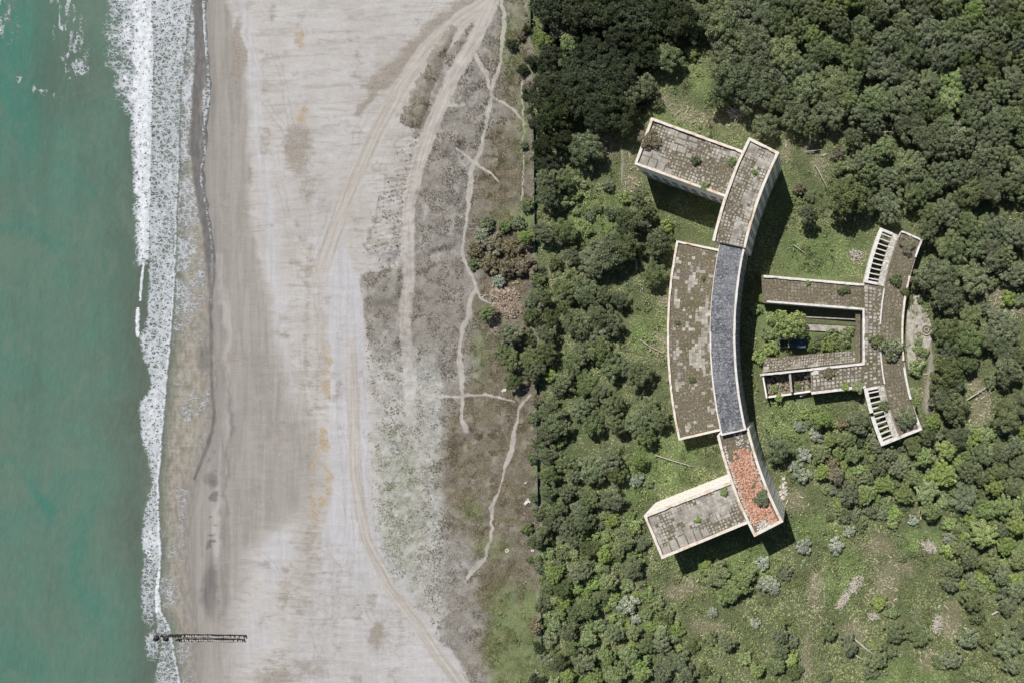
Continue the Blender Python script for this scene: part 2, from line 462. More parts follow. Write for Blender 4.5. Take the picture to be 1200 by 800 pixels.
class NT:
    def __init__(self, name):
        self.m = bpy.data.materials.new(name)
        self.m.use_nodes = True
        self.t = self.m.node_tree
        self.n = self.t.nodes; self.l = self.t.links
        self.b = self.n["Principled BSDF"]
        self.b.inputs["Specular IOR Level"].default_value = 0.25
        self.b.inputs["Roughness"].default_value = 0.9
        self._co = None
    def co(self, scale=None, rot=0.0, kind="Object"):
        if self._co is None:
            self._co = self.n.new("ShaderNodeTexCoord")
        s = self._co.outputs[kind]
        if scale is None: return s
        mp = self.n.new("ShaderNodeMapping")
        mp.inputs["Scale"].default_value = scale
        mp.inputs["Rotation"].default_value = (0, 0, rot)
        self.l.new(s, mp.inputs[0])
        return mp.outputs[0]
    def noise(self, scale, detail=4, rough=0.6, vec=None, dist=0.0):
        x = self.n.new("ShaderNodeTexNoise")
        x.inputs["Scale"].default_value = scale
        x.inputs["Detail"].default_value = detail
        x.inputs["Roughness"].default_value = rough
        x.inputs["Distortion"].default_value = dist
        self.l.new(vec if vec is not None else self.co(), x.inputs["Vector"])
        return x.outputs["Fac"]
    def voro(self, scale, feature='F1', vec=None, rnd=1.0):
        x = self.n.new("ShaderNodeTexVoronoi")
        x.feature = feature
        x.inputs["Scale"].default_value = scale
        x.inputs["Randomness"].default_value = rnd
        self.l.new(vec if vec is not None else self.co(), x.inputs["Vector"])
        return x.outputs["Distance"]
    def attr(self, name, out="Fac"):
        x = self.n.new("ShaderNodeAttribute"); x.attribute_name = name
        return x.outputs[out]
    def put(self, v, sock):
        if hasattr(v, "is_linked"): self.l.new(v, sock)
        else: sock.default_value = v
    def math(self, op, a, b=0.0, c=None, clamp=False):
        x = self.n.new("ShaderNodeMath"); x.operation = op; x.use_clamp = clamp
        self.put(a, x.inputs[0]); self.put(b, x.inputs[1])
        if c is not None: self.put(c, x.inputs[2])
        return x.outputs[0]
    def ramp(self, v, a, b, lo=0.0, hi=1.0):
        x = self.n.new("ShaderNodeMapRange")
        x.interpolation_type = 'SMOOTHSTEP'
        self.put(v, x.inputs[0]); self.put(a, x.inputs[1]); self.put(b, x.inputs[2])
        x.inputs[3].default_value = lo; x.inputs[4].default_value = hi
        return x.outputs[0]
    def mix(self, f, a, b, mode='MIX'):
        x = self.n.new("ShaderNodeMix"); x.data_type = 'RGBA'; x.blend_type = mode
        self.put(f, x.inputs[0]); self.put(a, x.inputs[6]); self.put(b, x.inputs[7])
        return x.outputs[2]
    def bright(self, c, f):
        """multiply colour by a value"""
        x = self.n.new("ShaderNodeVectorMath"); x.operation = 'SCALE'
        self.put(c, x.inputs[0]); self.put(f, x.inputs["Scale"])
        return x.outputs[0]
    def out(self, c, rough=None, bump=None, bstr=0.4, bdist=0.1):
        self.put(c, self.b.inputs["Base Color"])
        if rough is not None: self.put(rough, self.b.inputs["Roughness"])
        if bump is not None:
            x = self.n.new("ShaderNodeBump")
            x.inputs["Strength"].default_value = bstr
            x.inputs["Distance"].default_value = bdist
            self.l.new(bump, x.inputs["Height"])
            self.l.new(x.outputs[0], self.b.inputs["Normal"])
        return self.m

MAT = {}
def ground_material():
    t = NT("ground_surface")
    big = t.noise(0.045, 5, 0.6)
    mid = t.noise(0.25, 5, 0.62)
    med = t.noise(0.6, 5, 0.68)
    fin = t.noise(1.5, 5, 0.7)
    spk = t.noise(2.4, 6, 0.78)
    grain = t.noise(5.0, 3, 0.7)
    alongy = t.noise(1.0, 6, 0.62, t.co((0.55, 0.05, 1)), 0.6)       # streaks along the shore
    acrossx = t.noise(1.0, 6, 0.68, t.co((0.06, 0.5, 1)), 1.2)       # wind and scraper streaks
    cv = t.n.new("ShaderNodeCombineXYZ")
    sp = t.n.new("ShaderNodeSeparateXYZ"); t.l.new(t.co(), sp.inputs[0])
    t.put(t.attr("across"), cv.inputs[0]); t.put(t.math('MULTIPLY', sp.outputs[1], 0.05), cv.inputs[1])
    ruts = t.noise(1.1, 4, 0.65, cv.outputs[0])                      # wheel ruts following the tracks
    jag = lambda name, amp, a, b, lo=0.0, hi=1.0, n=fin: t.ramp(t.math('ADD', t.attr(name), t.math('MULTIPLY', t.math('SUBTRACT', n, 0.5), amp)), a, b, lo, hi)
    sand = t.mix(t.ramp(big, 0.35, 0.65), s2l(203, 199, 195), s2l(190, 184, 178))
    sand = t.mix(t.ramp(acrossx, 0.48, 0.66, 0, 0.7), sand, s2l(172, 165, 156))
    sand = t.mix(t.ramp(mid, 0.5, 0.72, 0, 0.5), sand, s2l(213, 210, 207))
    sand = t.mix(t.ramp(med, 0.52, 0.68, 0, 0.5), sand, s2l(178, 170, 160))
    palec = t.mix(t.ramp(alongy, 0.35, 0.65), s2l(192, 190, 192), s2l(207, 205, 207))
    c = t.mix(jag("pale", 0.5, 0.2, 0.9, 0, 0.9, mid), sand, palec)
    damp = t.mix(t.ramp(alongy, 0.3, 0.7), s2l(152, 146, 140), s2l(173, 167, 160))
    damp = t.mix(t.ramp(mid, 0.52, 0.7, 0, 0.5), damp, s2l(176, 168, 160))
    c = t.mix(jag("damp", 0.5, 0.1, 0.95, 0, 0.9, mid), c, damp)
    darkc = t.mix(t.ramp(fin, 0.35, 0.65), s2l(146, 138, 126), s2l(170, 161, 150))
    df = t.math('ADD', t.attr("dark"), t.math('MULTIPLY', t.math('SUBTRACT', med, 0.5), 1.0))
    df = t.math('ADD', df, t.math('MULTIPLY', t.math('SUBTRACT', acrossx, 0.5), 0.8))
    c = t.mix(t.ramp(df, 0.25, 0.85, 0, 0.85), c, darkc)
    c = t.mix(t.math('MULTIPLY', t.attr("pale"), t.math('MULTIPLY', t.attr("damp"), t.ramp(alongy, 0.3, 0.6, 0.2, 0.8))), c, s2l(194, 188, 183))
    wetc = t.mix(t.ramp(alongy, 0.35, 0.65), s2l(116, 112, 110), s2l(136, 130, 126))
    c = t.mix(jag("wet", 0.4, 0.2, 0.95, 0, 1, mid), c, wetc)
    trk = t.mix(t.ramp(ruts, 0.36, 0.64), s2l(202, 195, 188), s2l(176, 167, 157))
    trk = t.mix(t.ramp(fin, 0.4, 0.75, 0, 0.4), trk, s2l(208, 204, 200))
    c = t.mix(jag("track", 0.8, 0.25, 0.85, 0, 0.9, med), c, trk)
    c = t.mix(jag("tyre", 0.9, 0.3, 1.1, 0, 0.6, fin), c, s2l(164, 156, 146))
    # dunes: thin grey plant cover over sand, opening in patches
    dn = t.mix(t.ramp(spk, 0.40, 0.62), s2l(126, 121, 113), s2l(176, 171, 164))
    dn = t.mix(t.ramp(med, 0.50, 0.64, 0.0, 0.7), dn, t.mix(t.ramp(fin, 0.4, 0.6), s2l(116, 110, 99), s2l(146, 140, 129)))
    dn = t.mix(t.ramp(mid, 0.50, 0.66, 0.0, 0.75), dn, s2l(182, 177, 171))
    dn = t.mix(t.ramp(big, 0.42, 0.62, 0.0, 0.45), dn, s2l(140, 132, 121))
    pd = t.mix(t.ramp(fin, 0.42, 0.60), s2l(146, 146, 134), s2l(184, 184, 179))
    pd = t.mix(t.ramp(mid, 0.46, 0.64, 0, 0.8), pd, s2l(196, 195, 193))
    pd = t.mix(t.ramp(med, 0.56, 0.68, 0, 0.55), pd, s2l(138, 141, 112))
    dn = t.mix(jag("paledune", 0.7, 0.2, 0.8, 0, 1, mid), dn, pd)
    c = t.mix(jag("dune", 1.2, 0.2, 0.85, 0, 0.93, med), c, dn)
    bn = t.mix(t.ramp(spk, 0.36, 0.66), s2l(102, 95, 78), s2l(146, 138, 121))
    bn = t.mix(t.ramp(big, 0.45, 0.65, 0, 0.5), bn, s2l(108, 102, 78))
    bn = t.mix(t.ramp(mid, 0.48, 0.66, 0, 0.75), bn, s2l(158, 151, 137))
    bn = t.mix(t.ramp(med, 0.53, 0.66, 0, 0.7), bn, s2l(106, 106, 78))
    c = t.mix(jag("brown", 0.9, 0.25, 0.9, 0, 0.92, mid), c, bn)
    org = t.mix(t.ramp(fin, 0.4, 0.6), s2l(178, 154, 120), s2l(194, 180, 160))
    c = t.mix(jag("orange", 1.1, 0.35, 0.9, 0, 0.85, med), c, org)
    # woodland floor
    fl = t.mix(t.ramp(spk, 0.35, 0.66), s2l(82, 90, 58), s2l(128, 134, 96))
    fl = t.mix(t.ramp(mid, 0.5, 0.7, 0, 0.6), fl, s2l(138, 132, 104))
    c = t.mix(jag("forest", 0.5, 0.25, 0.75), c, fl)
    gr = t.mix(t.ramp(spk, 0.35, 0.66), s2l(96, 112, 66), s2l(140, 154, 104))
    gr = t.mix(t.ramp(mid, 0.48, 0.7, 0, 0.5), gr, s2l(142, 142, 106))
    c = t.mix(jag("green", 0.9, 0.3, 0.9, 0, 0.85, med), c, gr)
    st = t.mix(t.ramp(spk, 0.38, 0.64), s2l(120, 116, 90), s2l(170, 164, 140))
    c = t.mix(jag("straw", 1.1, 0.5, 1.2, 0, 0.8), c, st)
    tl = t.mix(t.ramp(fin, 0.35, 0.65), s2l(172, 163, 148), s2l(194, 187, 175))
    c = t.mix(jag("trail", 1.1, 0.25, 1.05, 0, 0.64, spk), c, tl)
    c = t.bright(c, t.ramp(grain, 0.25, 0.75, 0.9, 1.1))
    rough = t.ramp(t.attr("wet"), 0.3, 1.0, 0.95, 0.42)
    hgt = t.math('ADD', t.math('MULTIPLY', spk, 0.8), t.math('MULTIPLY', t.math('ADD', ruts, acrossx), 0.35))
    return t.out(c, rough, hgt, 0.55, 0.4)

def sea_material():
    t = NT("sea_water")
    big = t.noise(0.02, 5, 0.6, t.co((1.6, 0.7, 1)))
    mid = t.noise(0.11, 5, 0.6, t.co((1.5, 0.8, 1)), 1.0)
    chop = t.noise(0.55, 5, 0.6, t.co((1.5, 0.6, 1)))
    deep = t.mix(t.ramp(big, 0.36, 0.64), s2l(103, 128, 113), s2l(97, 131, 116))
    deep = t.mix(t.ramp(mid, 0.45, 0.7, 0, 0.5), deep, s2l(105, 120, 106))
    deep = t.mix(t.math('MULTIPLY', t.attr("teal"), t.ramp(mid, 0.25, 0.65, 0.3, 0.75)), deep, s2l(68, 131, 115))
    deep = t.mix(t.math('MULTIPLY', t.attr("silt"), t.ramp(mid, 0.2, 0.6, 0.6, 1.0)), deep, s2l(98, 109, 97))
    deep = t.bright(deep, t.ramp(chop, 0.25, 0.75, 0.94, 1.06))
    swell = t.noise(1.0, 4, 0.55, t.co((0.11, 0.012, 1)), 0.4)
    deep = t.mix(t.ramp(swell, 0.48, 0.7, 0, 0.35), deep, s2l(86, 109, 97))
    deep = t.mix(t.ramp(t.noise(0.05, 6, 0.68, t.co((1.2, 0.8, 1)), 1.5), 0.5, 0.66, 0, 0.5), deep, s2l(114, 132, 116))
    shal = t.mix(t.ramp(chop, 0.35, 0.65), s2l(148, 143, 131), s2l(176, 168, 154))
    fan = t.noise(1.0, 5, 0.6, t.co((0.09, 0.75, 1)), 1.5)
    shal = t.bright(shal, t.ramp(fan, 0.35, 0.65, 0.9, 1.1))
    c = t.mix(t.attr("shallow"), deep, shal)
    wetc = t.mix(t.ramp(chop, 0.35, 0.65), s2l(108, 107, 107), s2l(122, 119, 117))
    c = t.mix(t.attr("film"), c, wetc)
    c = t.mix(t.attr("edge"), c, t.mix(t.ramp(chop, 0.35, 0.65), s2l(146, 140, 133), s2l(164, 157, 149)))
    # foam: lacy cells, breaking up where it thins out
    wv = t.n.new("ShaderNodeVectorMath"); wv.operation = 'ADD'
    nz = t.n.new("ShaderNodeTexNoise"); nz.inputs["Scale"].default_value = 0.8; nz.inputs["Detail"].default_value = 3
    t.l.new(t.co(), nz.inputs["Vector"])
    sc = t.n.new("ShaderNodeVectorMath"); sc.operation = 'SCALE'; sc.inputs["Scale"].default_value = 1.6
    t.l.new(nz.outputs["Color"], sc.inputs[0])
    t.l.new(t.co((0.8, 1.1, 1)), wv.inputs[0]); t.l.new(sc.outputs[0], wv.inputs[1])
    e1 = t.voro(0.62, 'DISTANCE_TO_EDGE', wv.outputs[0])
    e2 = t.voro(1.35, 'DISTANCE_TO_EDGE', wv.outputs[0])
    lace = t.math('MAXIMUM', t.ramp(e1, 0.0, 0.30, 1, 0), t.math('MULTIPLY', t.ramp(e2, 0.0, 0.32, 1, 0), 0.9))
    fn = t.noise(0.7, 5, 0.66)
    pat = t.math('ADD', t.math('MULTIPLY', lace, 0.62), t.math('MULTIPLY', fn, 0.45))
    thr = t.math('SUBTRACT', 1.0, t.attr("foam_glint"))
    ff = t.ramp(pat, t.math('SUBTRACT', thr, 0.10), t.math('ADD', thr, 0.12))
    ff = t.math('MULTIPLY', ff, t.ramp(t.attr("foam_glint"), 0.02, 0.3))
    thin = t.mix(t.ramp(fn, 0.3, 0.7), s2l(166, 171, 174), s2l(200, 205, 208))
    foamc = t.mix(t.ramp(t.attr("foam_glint"), 0.34, 0.66), thin, t.mix(t.ramp(fn, 0.3, 0.7), s2l(206, 212, 218), s2l(246, 248, 250)))
    c = t.mix(ff, c, foamc)
    rough = t.math('ADD', 0.22, t.math('MULTIPLY', ff, 0.6))
    wav = t.noise(0.5, 4, 0.6, t.co((1.0, 0.22, 1)), 0.8)
    h = t.math('ADD', t.math('ADD', t.math('MULTIPLY', chop, 0.6), t.math('MULTIPLY', wav, 1.2)), t.math('MULTIPLY', ff, 0.5))
    t.b.inputs["IOR"].default_value = 1.33
    return t.out(c, rough, h, 0.7, 0.35)

def plaster(name, base, dark, stain=None, sa=0.52, sb=0.68, k=1.38, bands=False):
    t = NT(name)
    n = t.noise(0.9, 6, 0.65); f = t.noise(3.0, 4, 0.7)
    c = t.mix(t.ramp(n, 0.42, 0.72), s2l(*base, k), s2l(*dark, k))
    if stain:
        s = t.noise(0.33, 5, 0.7)
        c = t.mix(t.ramp(s, sa, sb, 0, 0.75), c, s2l(*stain, k))
        c = t.mix(t.ramp(t.noise(0.7, 6, 0.75), 0.57, 0.68, 0, 0.55), c, s2l(128, 118, 102, k))
    c = t.bright(c, t.ramp(f, 0.25, 0.75, 0.88, 1.08))
    return t.out(c, 0.9, f, 0.3, 0.05)

def simple(name, a, b, sc=1.5, rough=0.9, k=1.38, island=0.0, bump=0.3):
    t = NT(name)
    n = t.noise(sc, 5, 0.65)
    c = t.mix(t.ramp(n, 0.35, 0.65), s2l(*a, k), s2l(*b, k))
    if island:
        g = t.n.new("ShaderNodeNewGeometry")
        c = t.bright(c, t.ramp(g.outputs["Random Per Island"], 0, 1, 1 - island, 1 + island))
    return t.out(c, rough, n, bump, 0.05)

def leaf_material(name, a, b, hue=0.15, trans=0.18):
    """foliage: two greens by clump, each plant a little different"""
    t = NT(name)
    n = t.noise(1.1, 3, 0.6)
    oi = t.n.new("ShaderNodeObjectInfo")
    g = t.n.new("ShaderNodeNewGeometry")
    c = t.mix(t.ramp(n, 0.32, 0.68), s2l(*a, 1.3), s2l(*b, 1.3))
    hs = t.n.new("ShaderNodeHueSaturation")
    t.put(c, hs.inputs["Color"])
    t.put(t.ramp(oi.outputs["Random"], 0, 1, 0.5 - 0.012, 0.5 + 0.007), hs.inputs["Hue"])
    r2 = t.math('FRACT', t.math('MULTIPLY', oi.outputs["Random"], 17.31))
    t.put(t.ramp(r2, 0, 1, 0.78, 1.08), hs.inputs["Saturation"])
    r3 = t.math('FRACT', t.math('MULTIPLY', oi.outputs["Random"], 71.7))
    v = t.math('MULTIPLY', t.ramp(r3, 0, 1, 1 - hue, 1 + hue), t.ramp(g.outputs["Random Per Island"], 0, 1, 0.62, 1.38))
    t.put(v, hs.inputs["Value"])
    t.put(hs.outputs[0], t.b.inputs["Base Color"])
    t.b.inputs["Roughness"].default_value = 0.75
    t.b.inputs["Specular IOR Level"].default_value = 0.15
    tr = t.n.new("ShaderNodeBsdfTranslucent")
    t.put(hs.outputs[0], tr.inputs["Color"])
    mx = t.n.new("ShaderNodeMixShader"); mx.inputs[0].default_value = trans
    o = t.n["Material Output"]
    t.l.new(t.b.outputs[0], mx.inputs[1]); t.l.new(tr.outputs[0], mx.inputs[2])
    t.l.new(mx.outputs[0], o.inputs["Surface"])
    return t.m

def tint_material(name, rough=0.9):
    t = NT(name)
    c = t.attr("tint", "Color")
    g = t.n.new("ShaderNodeNewGeometry")
    c = t.bright(c, t.ramp(g.outputs["Random Per Island"], 0, 1, 0.7, 1.3))
    return t.out(c, rough)

def roof_moss():
    t = NT("mossy_roof_dirt")
    n = t.noise(0.5, 6, 0.68); f = t.noise(2.2, 5, 0.72); g = t.noise(0.16, 4, 0.6)
    c = t.mix(t.ramp(f, 0.35, 0.65), s2l(92, 86, 70), s2l(144, 135, 117))
    c = t.mix(t.ramp(n, 0.5, 0.68, 0, 0.7), c, s2l(128, 112, 82))
    c = t.mix(t.ramp(g, 0.52, 0.68, 0, 0.6), c, s2l(96, 98, 62))
    c = t.mix(t.ramp(f, 0.58, 0.72, 0, 0.85), c, s2l(182, 172, 156))
    return t.out(c, 0.95, f, 0.6, 0.12)

def paver_mat(name, a, b):
    t = NT(name)
    n = t.noise(0.8, 5, 0.7); f = t.noise(4.0, 4, 0.7)
    g = t.n.new("ShaderNodeNewGeometry")
    c = t.mix(t.ramp(n, 0.38, 0.66), s2l(*a), s2l(*b))
    c = t.bright(c, t.ramp(g.outputs["Random Per Island"], 0, 1, 0.82, 1.13))
    c = t.bright(c, t.ramp(t.noise(0.22, 6, 0.7), 0.35, 0.66, 0.72, 1.1))
    c = t.bright(c, t.ramp(f, 0.25, 0.75, 0.86, 1.1))
    return t.out(c, 0.9, f, 0.3, 0.03)

def bitumen():
    t = NT("flaking_bitumen")
    n = t.noise(0.45, 6, 0.7); f = t.noise(2.0, 6, 0.78); s = t.noise(1.0, 5, 0.7, t.co((0.5, 0.12, 1)))
    c = t.mix(t.ramp(n, 0.35, 0.65), s2l(78, 81, 88), s2l(118, 120, 125))
    c = t.mix(t.ramp(t.noise(0.16, 5, 0.65), 0.46, 0.62, 0, 0.55), c, s2l(142, 143, 146))
    c = t.mix(t.ramp(f, 0.50, 0.62, 0, 0.9), c, s2l(186, 186, 188))
    c = t.mix(t.math('MULTIPLY', t.ramp(s, 0.5, 0.65), t.ramp(f, 0.42, 0.58)), c, s2l(168, 168, 170))
    c = t.mix(t.ramp(t.noise(1.3, 4, 0.7), 0.66, 0.74, 0, 0.6), c, s2l(150, 128, 104))
    return t.out(c, 0.8, f, 0.4, 0.05)

MAT['ground'] = ground_material()
MAT['sea'] = sea_material()
MAT['parapet'] = plaster("pale_rust_stained_plaster", (250, 242, 230), (234, 222, 206), (224, 180, 132), 0.50, 0.66)
MAT['parapet_white'] = plaster("pale_weathered_plaster", (248, 244, 238), (220, 213, 202), (166, 156, 136), 0.60, 0.74)
MAT['wall'] = plaster("cream_wall_plaster", (252, 246, 236), (242, 234, 220), (216, 200, 178), 0.62, 0.78, 1.15)
MAT['moss'] = roof_moss()
MAT['paver'] = paver_mat("grey_concrete_paver", (206, 200, 189), (172, 165, 152))
MAT['slab'] = paver_mat("clean_concrete_slab", (188, 181, 171), (172, 165, 154))
MAT['paver_brown'] = paver_mat("lichen_covered_paver", (176, 166, 147), (130, 119, 97))
MAT['bitumen'] = bitumen()
MAT['tile'] = simple("broken_orange_tile", (232, 188, 164), (216, 160, 132), 0.9, 0.9, island=0.22)
MAT['rubble'] = simple("pale_rubble", (236, 230, 222), (200, 191, 178), 2.0, island=0.2)
MAT['pink_rubble'] = simple("pinkish_rubble", (182, 164, 147), (144, 128, 112), 2.0, island=0.3)
MAT['lap'] = simple("dusty_bitumen_lap", (128, 130, 134), (88, 90, 96), 0.7)
MAT['tan_rubble'] = simple("tan_rubble", (176, 166, 146), (126, 116, 98), 1.5, island=0.35)
MAT['glass'] = simple("dark_window_pane", (96, 104, 110), (126, 132, 134), 0.6, 0.3, bump=0.0)
MAT['frame'] = simple("grey_window_frame", (200, 200, 198), (176, 176, 174), 3.0)
MAT['concrete'] = simple("weathered_concrete", (204, 197, 184), (164, 157, 144), 0.8)
MAT['bark'] = simple("grey_bark", (118, 106, 92), (84, 74, 62), 3.0)
MAT['deadwood'] = simple("bleached_deadwood", (210, 202, 190), (172, 162, 148), 2.0, island=0.2)
MAT['timber'] = simple("dark_wet_timber", (84, 81, 79), (58, 55, 54), 3.0, 0.6, island=0.3)
MAT['post_top'] = simple("bleached_post_end", (226, 222, 216), (186, 182, 176), 3.0, 0.8, island=0.3)
MAT['rock'] = simple("dark_wet_rock", (66, 58, 56), (42, 38, 38), 1.5, 0.5, bump=0.8)
MAT['teal'] = simple("teal_fence_net", (44, 92, 88), (34, 74, 74), 1.0)
MAT['fence_post'] = simple("green_fence_post", (52, 96, 84), (70, 104, 92), 2.0)
MAT['tint'] = tint_material("plant_tuft")
MAT['bluesheet'] = simple("blue_grey_sheet", (74, 96, 112), (58, 78, 94), 1.0, 0.5)
MAT['redtrim'] = simple("red_brown_trim", (140, 84, 66), (116, 66, 52), 2.0)
MAT['white'] = simple("white_litter", (236, 236, 234), (210, 210, 210), 3.0)
MAT['blue'] = simple("blue_litter", (52, 118, 168), (40, 96, 146), 3.0)
MAT['black'] = simple("black_rubber", (40, 40, 40), (56, 54, 52), 3.0)
LEAF = {
    'D': leaf_material("dark_oak_foliage", (106, 119, 79), (134, 144, 100)),
    'K': leaf_material("very_dark_oak_foliage", (66, 78, 48), (84, 94, 64)),
    'M': leaf_material("grey_green_foliage", (116, 129, 90), (149, 158, 116)),
    'L': leaf_material("bright_green_foliage", (138, 158, 92), (168, 184, 120)),
    'S': leaf_material("silvery_foliage", (160, 170, 144), (188, 196, 170)),
    'B': leaf_material("brownish_foliage", (134, 128, 100), (156, 146, 118)),
}

# ------------------------------------------------------------------ ground sheet
def axis(parts):
    out = []
    for a, b, n in parts:
        out += list(np.linspace(a, b, n, endpoint=False))
    out.append(parts[-1][1])
    return np.array(out)

def grid_mesh(name, gx, gy, zf, attrs, mat):
    X, Y = np.meshgrid(gx, gy)
    nx, ny = len(gx), len(gy)
    px, py = X.ravel(), Y.ravel()
    z = zf(px, py)
    k = (H - z) / H
    co = np.stack([CAMX + (px - NX) * S * k, CAMY + (NY - py) * S * k, z], 1).astype(np.float32)
    i = np.arange(nx * ny).reshape(ny, nx)
    a = i[:-1, :-1].ravel(); b = i[:-1, 1:].ravel(); c = i[1:, 1:].ravel(); d = i[1:, :-1].ravel()
    q = np.stack([a, d, c, b], 1).astype(np.int32)          # photo y points down
    me = bpy.data.meshes.new(name)
    me.vertices.add(nx * ny); me.vertices.foreach_set("co", co.ravel())
    me.loops.add(q.size); me.loops.foreach_set("vertex_index", q.ravel())
    me.polygons.add(len(q)); me.polygons.foreach_set("loop_start", np.arange(0, q.size, 4, dtype=np.int32))
    for nm, v in attrs(px, py).items():
        at = me.attributes.new(nm, 'FLOAT', 'POINT')
        at.data.foreach_set("value", np.ascontiguousarray(v, dtype=np.float32))
    me.update(calc_edges=True)
    me.polygons.foreach_set("use_smooth", np.ones(len(q), bool))
    me.materials.append(mat)
    return me

gx = axis([(-2600, -300, 10), (-300, 150, 30), (150, 645, 380), (645, 1210, 250), (1210, 1500, 20), (1500, 4600, 12)])
gy = axis([(-3000, -400, 10), (-400, -20, 30), (-20, 820, 430), (820, 1200, 30), (1200, 3800, 10)])
def gattrs(px, py):
    return masks(px, py)
g = link("ground", grid_mesh("ground", gx, gy, zfun, gattrs, MAT['ground']))
tag(g, kind="structure")

# ------------------------------------------------------------------ sea sheet
F1_R = [(-300,178),(0,178),(50,180),(100,179),(150,178),(200,177),(260,176),(300,174),(320,171),(400,171),(1100,171)]
F2_R = [(-300,228),(0,225),(50,219),(100,213),(150,211),(200,211),(250,208),(300,207),(350,205),(400,201),(450,196),(500,192),(530,190),
        (560,187),(600,187),(650,190),(690,187),(715,190),(735,200),(760,205),(800,212),(1100,218)]
F2_L = [(-300,174),(290,172),(310,173),(350,172),(375,171),(390,166),(400,163),(420,166),(432,173),(450,177),(460,171),(472,163),(490,163),(505,165),
        (520,167),(550,175),(568,178),(580,172),(592,169),(610,166),(640,166),(655,172),(672,181),(690,184),(720,184),(735,183),(760,187),(800,180),(1100,176)]
F1_L = [(-300,118),(0,120),(50,118),(100,124),(120,132),(135,142),(150,152),(200,152),(230,153),(255,154),(275,158),(295,164),(312,169),(330,172),(1100,180)]
def sea_attrs(px, py):
    n1 = fbm(px / 18, py / 18, 61, 4) - 0.5
    n2 = fbm(px / 18 + 40, py / 18, 62, 4) - 0.5
    n3 = fbm(px / 5, py / 5, 63, 3) - 0.5
    nb = fbm(px / 60, py / 40, 64, 4) - 0.5
    x = px + 7 * n1 + 4 * n3; y = py + 10 * n2
    e = tab(py, SWASH)
    A = {}
    # first breaker, only above y ~ 315
    up = 1 - sstep(300, 322, py)
    l1, r1 = tab(py, F1_L), tab(py, F1_R)
    core_w = np.interp(py, [0, 60, 130, 155, 300], [26, 27, 24, 24, 14])
    bright = sstep(-core_w - 7, -core_w + 7, x - r1) * (1 - sstep(-1.5, 1.5, px + 2.5*n3 + 3*n1 - r1)) * up
    lacy = sstep(-8, 16, x - l1) * (1 - sstep(-2, 2, px - r1)) * up
    foam_glint = np.maximum(bright * (0.63 + 0.4 * n3), lacy * (0.20 + 0.27 * sstep(-6, 44, x - l1) + 0.45 * n1) * (0.7 + 0.45 * sstep(0.35, 0.6, fbm(px / 9, py / 3, 67, 3))))
    # second surge behind it
    l2, r2 = tab(py, F2_L), tab(py, F2_R)
    band2 = sstep(-3, 4, px + 4*n3 + 4*n1 - l2) * (1 - sstep(-2.0, 1.5, px + 2*n3 + 2*n1 - r2))
    dens2 = np.interp(py, [-300, 0, 40, 140, 200, 280, 330, 420, 500, 640, 690, 740, 800], [0.45, 0.46, 0.42, 0.37, 0.40, 0.41, 0.42, 0.46, 0.48, 0.47, 0.38, 0.34, 0.36])
    foam_glint = np.maximum(foam_glint, band2 * (dens2 + 0.2 * n1))
    edge2 = np.exp(-((px + 2*n3 + 2*n1 - r2 + 2.5) / 2.2) ** 2) * np.interp(py, [-300, 120, 180, 330, 700, 740, 800], [0.30, 0.36, 0.46, 0.55, 0.62, 0.5, 0.55])
    foam_glint = np.maximum(foam_glint, edge2)
    # thin lace running up the beach
    lo = sstep(-2, 2, px - r2) * (1 - sstep(-10, 4, px + 6*n1 - e))
    foam_glint = np.maximum(foam_glint, lo * (np.interp(py, [0, 60, 200, 330, 420, 560, 700, 800], [0.40, 0.35, 0.27, 0.27, 0.12, 0.12, 0.20, 0.22]) + 0.5 * n1 + 0.1 * n3))
    foam_glint = np.maximum(foam_glint, ell(x, y, 212, 25, 10, 30, 0, 0.6) * 0.46)
    foam_glint = np.maximum(foam_glint, ell(x, y, 223, 115, 8, 34, 0.05, 0.2) * 0.42)
    # swash rim
    rim = np.exp(-((px + 3*n3 + 3*n1 - e + 3) / np.interp(py, [0, 180, 240, 500, 560], [3.0, 2.8, 2.4, 1.8, 1.5])) ** 2)
    foam_glint = np.maximum(foam_glint, rim * (0.85 + 1.3 * n1 + 0.8 * n3) * np.interp(py, [-300, 0, 140, 220, 300, 420, 560, 600], [0.45, 0.46, 0.44, 0.38, 0.28, 0.15, 0.08, 0.05]))
    # small crest, streaks, drifting lace and painted sun glints offshore
    foam_glint = np.maximum(foam_glint, 0.8 * line(px + 2*n3, py, [(168,308),(166,330),(164,352)], 2.6, 0.9))
    foam_glint = np.maximum(foam_glint, 0.85 * line(px + 2*n3, py, [(162,362),(161,378),(162,393)], 4, 0.9))
    foam_glint = np.maximum(foam_glint, 0.8 * line(px + 2*n3, py, [(186,672),(184,690),(184,716)], 4, 0.6))
    foam_glint = np.maximum(foam_glint, 0.36 * ell(x, y, 175, 690, 10, 48, 0, 0.5))
    foam_glint = np.maximum(foam_glint, 0.36 * ell(x, y, 178, 758, 9, 18, 0, 0.5))
    stk = sstep(0.42, 0.62, fbm(px / 3.5, py / 11, 66, 3))
    foam_glint = np.maximum(foam_glint, stk * (0.36 + 0.5*n1) * ell(x, y, 80, 22, 22, 40, 0, 0.7))
    foam_glint = np.maximum(foam_glint, stk * (0.32 + 0.5*n1) * ell(x, y, 85, 70, 18, 30, 0.3, 0.7))
    foam_glint = np.maximum(foam_glint, stk * (0.34 + 0.5*n1) * ell(x, y, 5, 22, 18, 34, 0, 0.7))  # sparkle of sun on the waves, painted in as white lace
    foam_glint = np.maximum(foam_glint, stk * (0.36 + 0.5*n1) * line(x, y, [(22,92),(32,106),(50,108),(66,112)], 9, 0.8))
    foam_glint = np.maximum(foam_glint, 0.40 * ell(x, y, 95, 80, 10, 10, 0, 0.6))
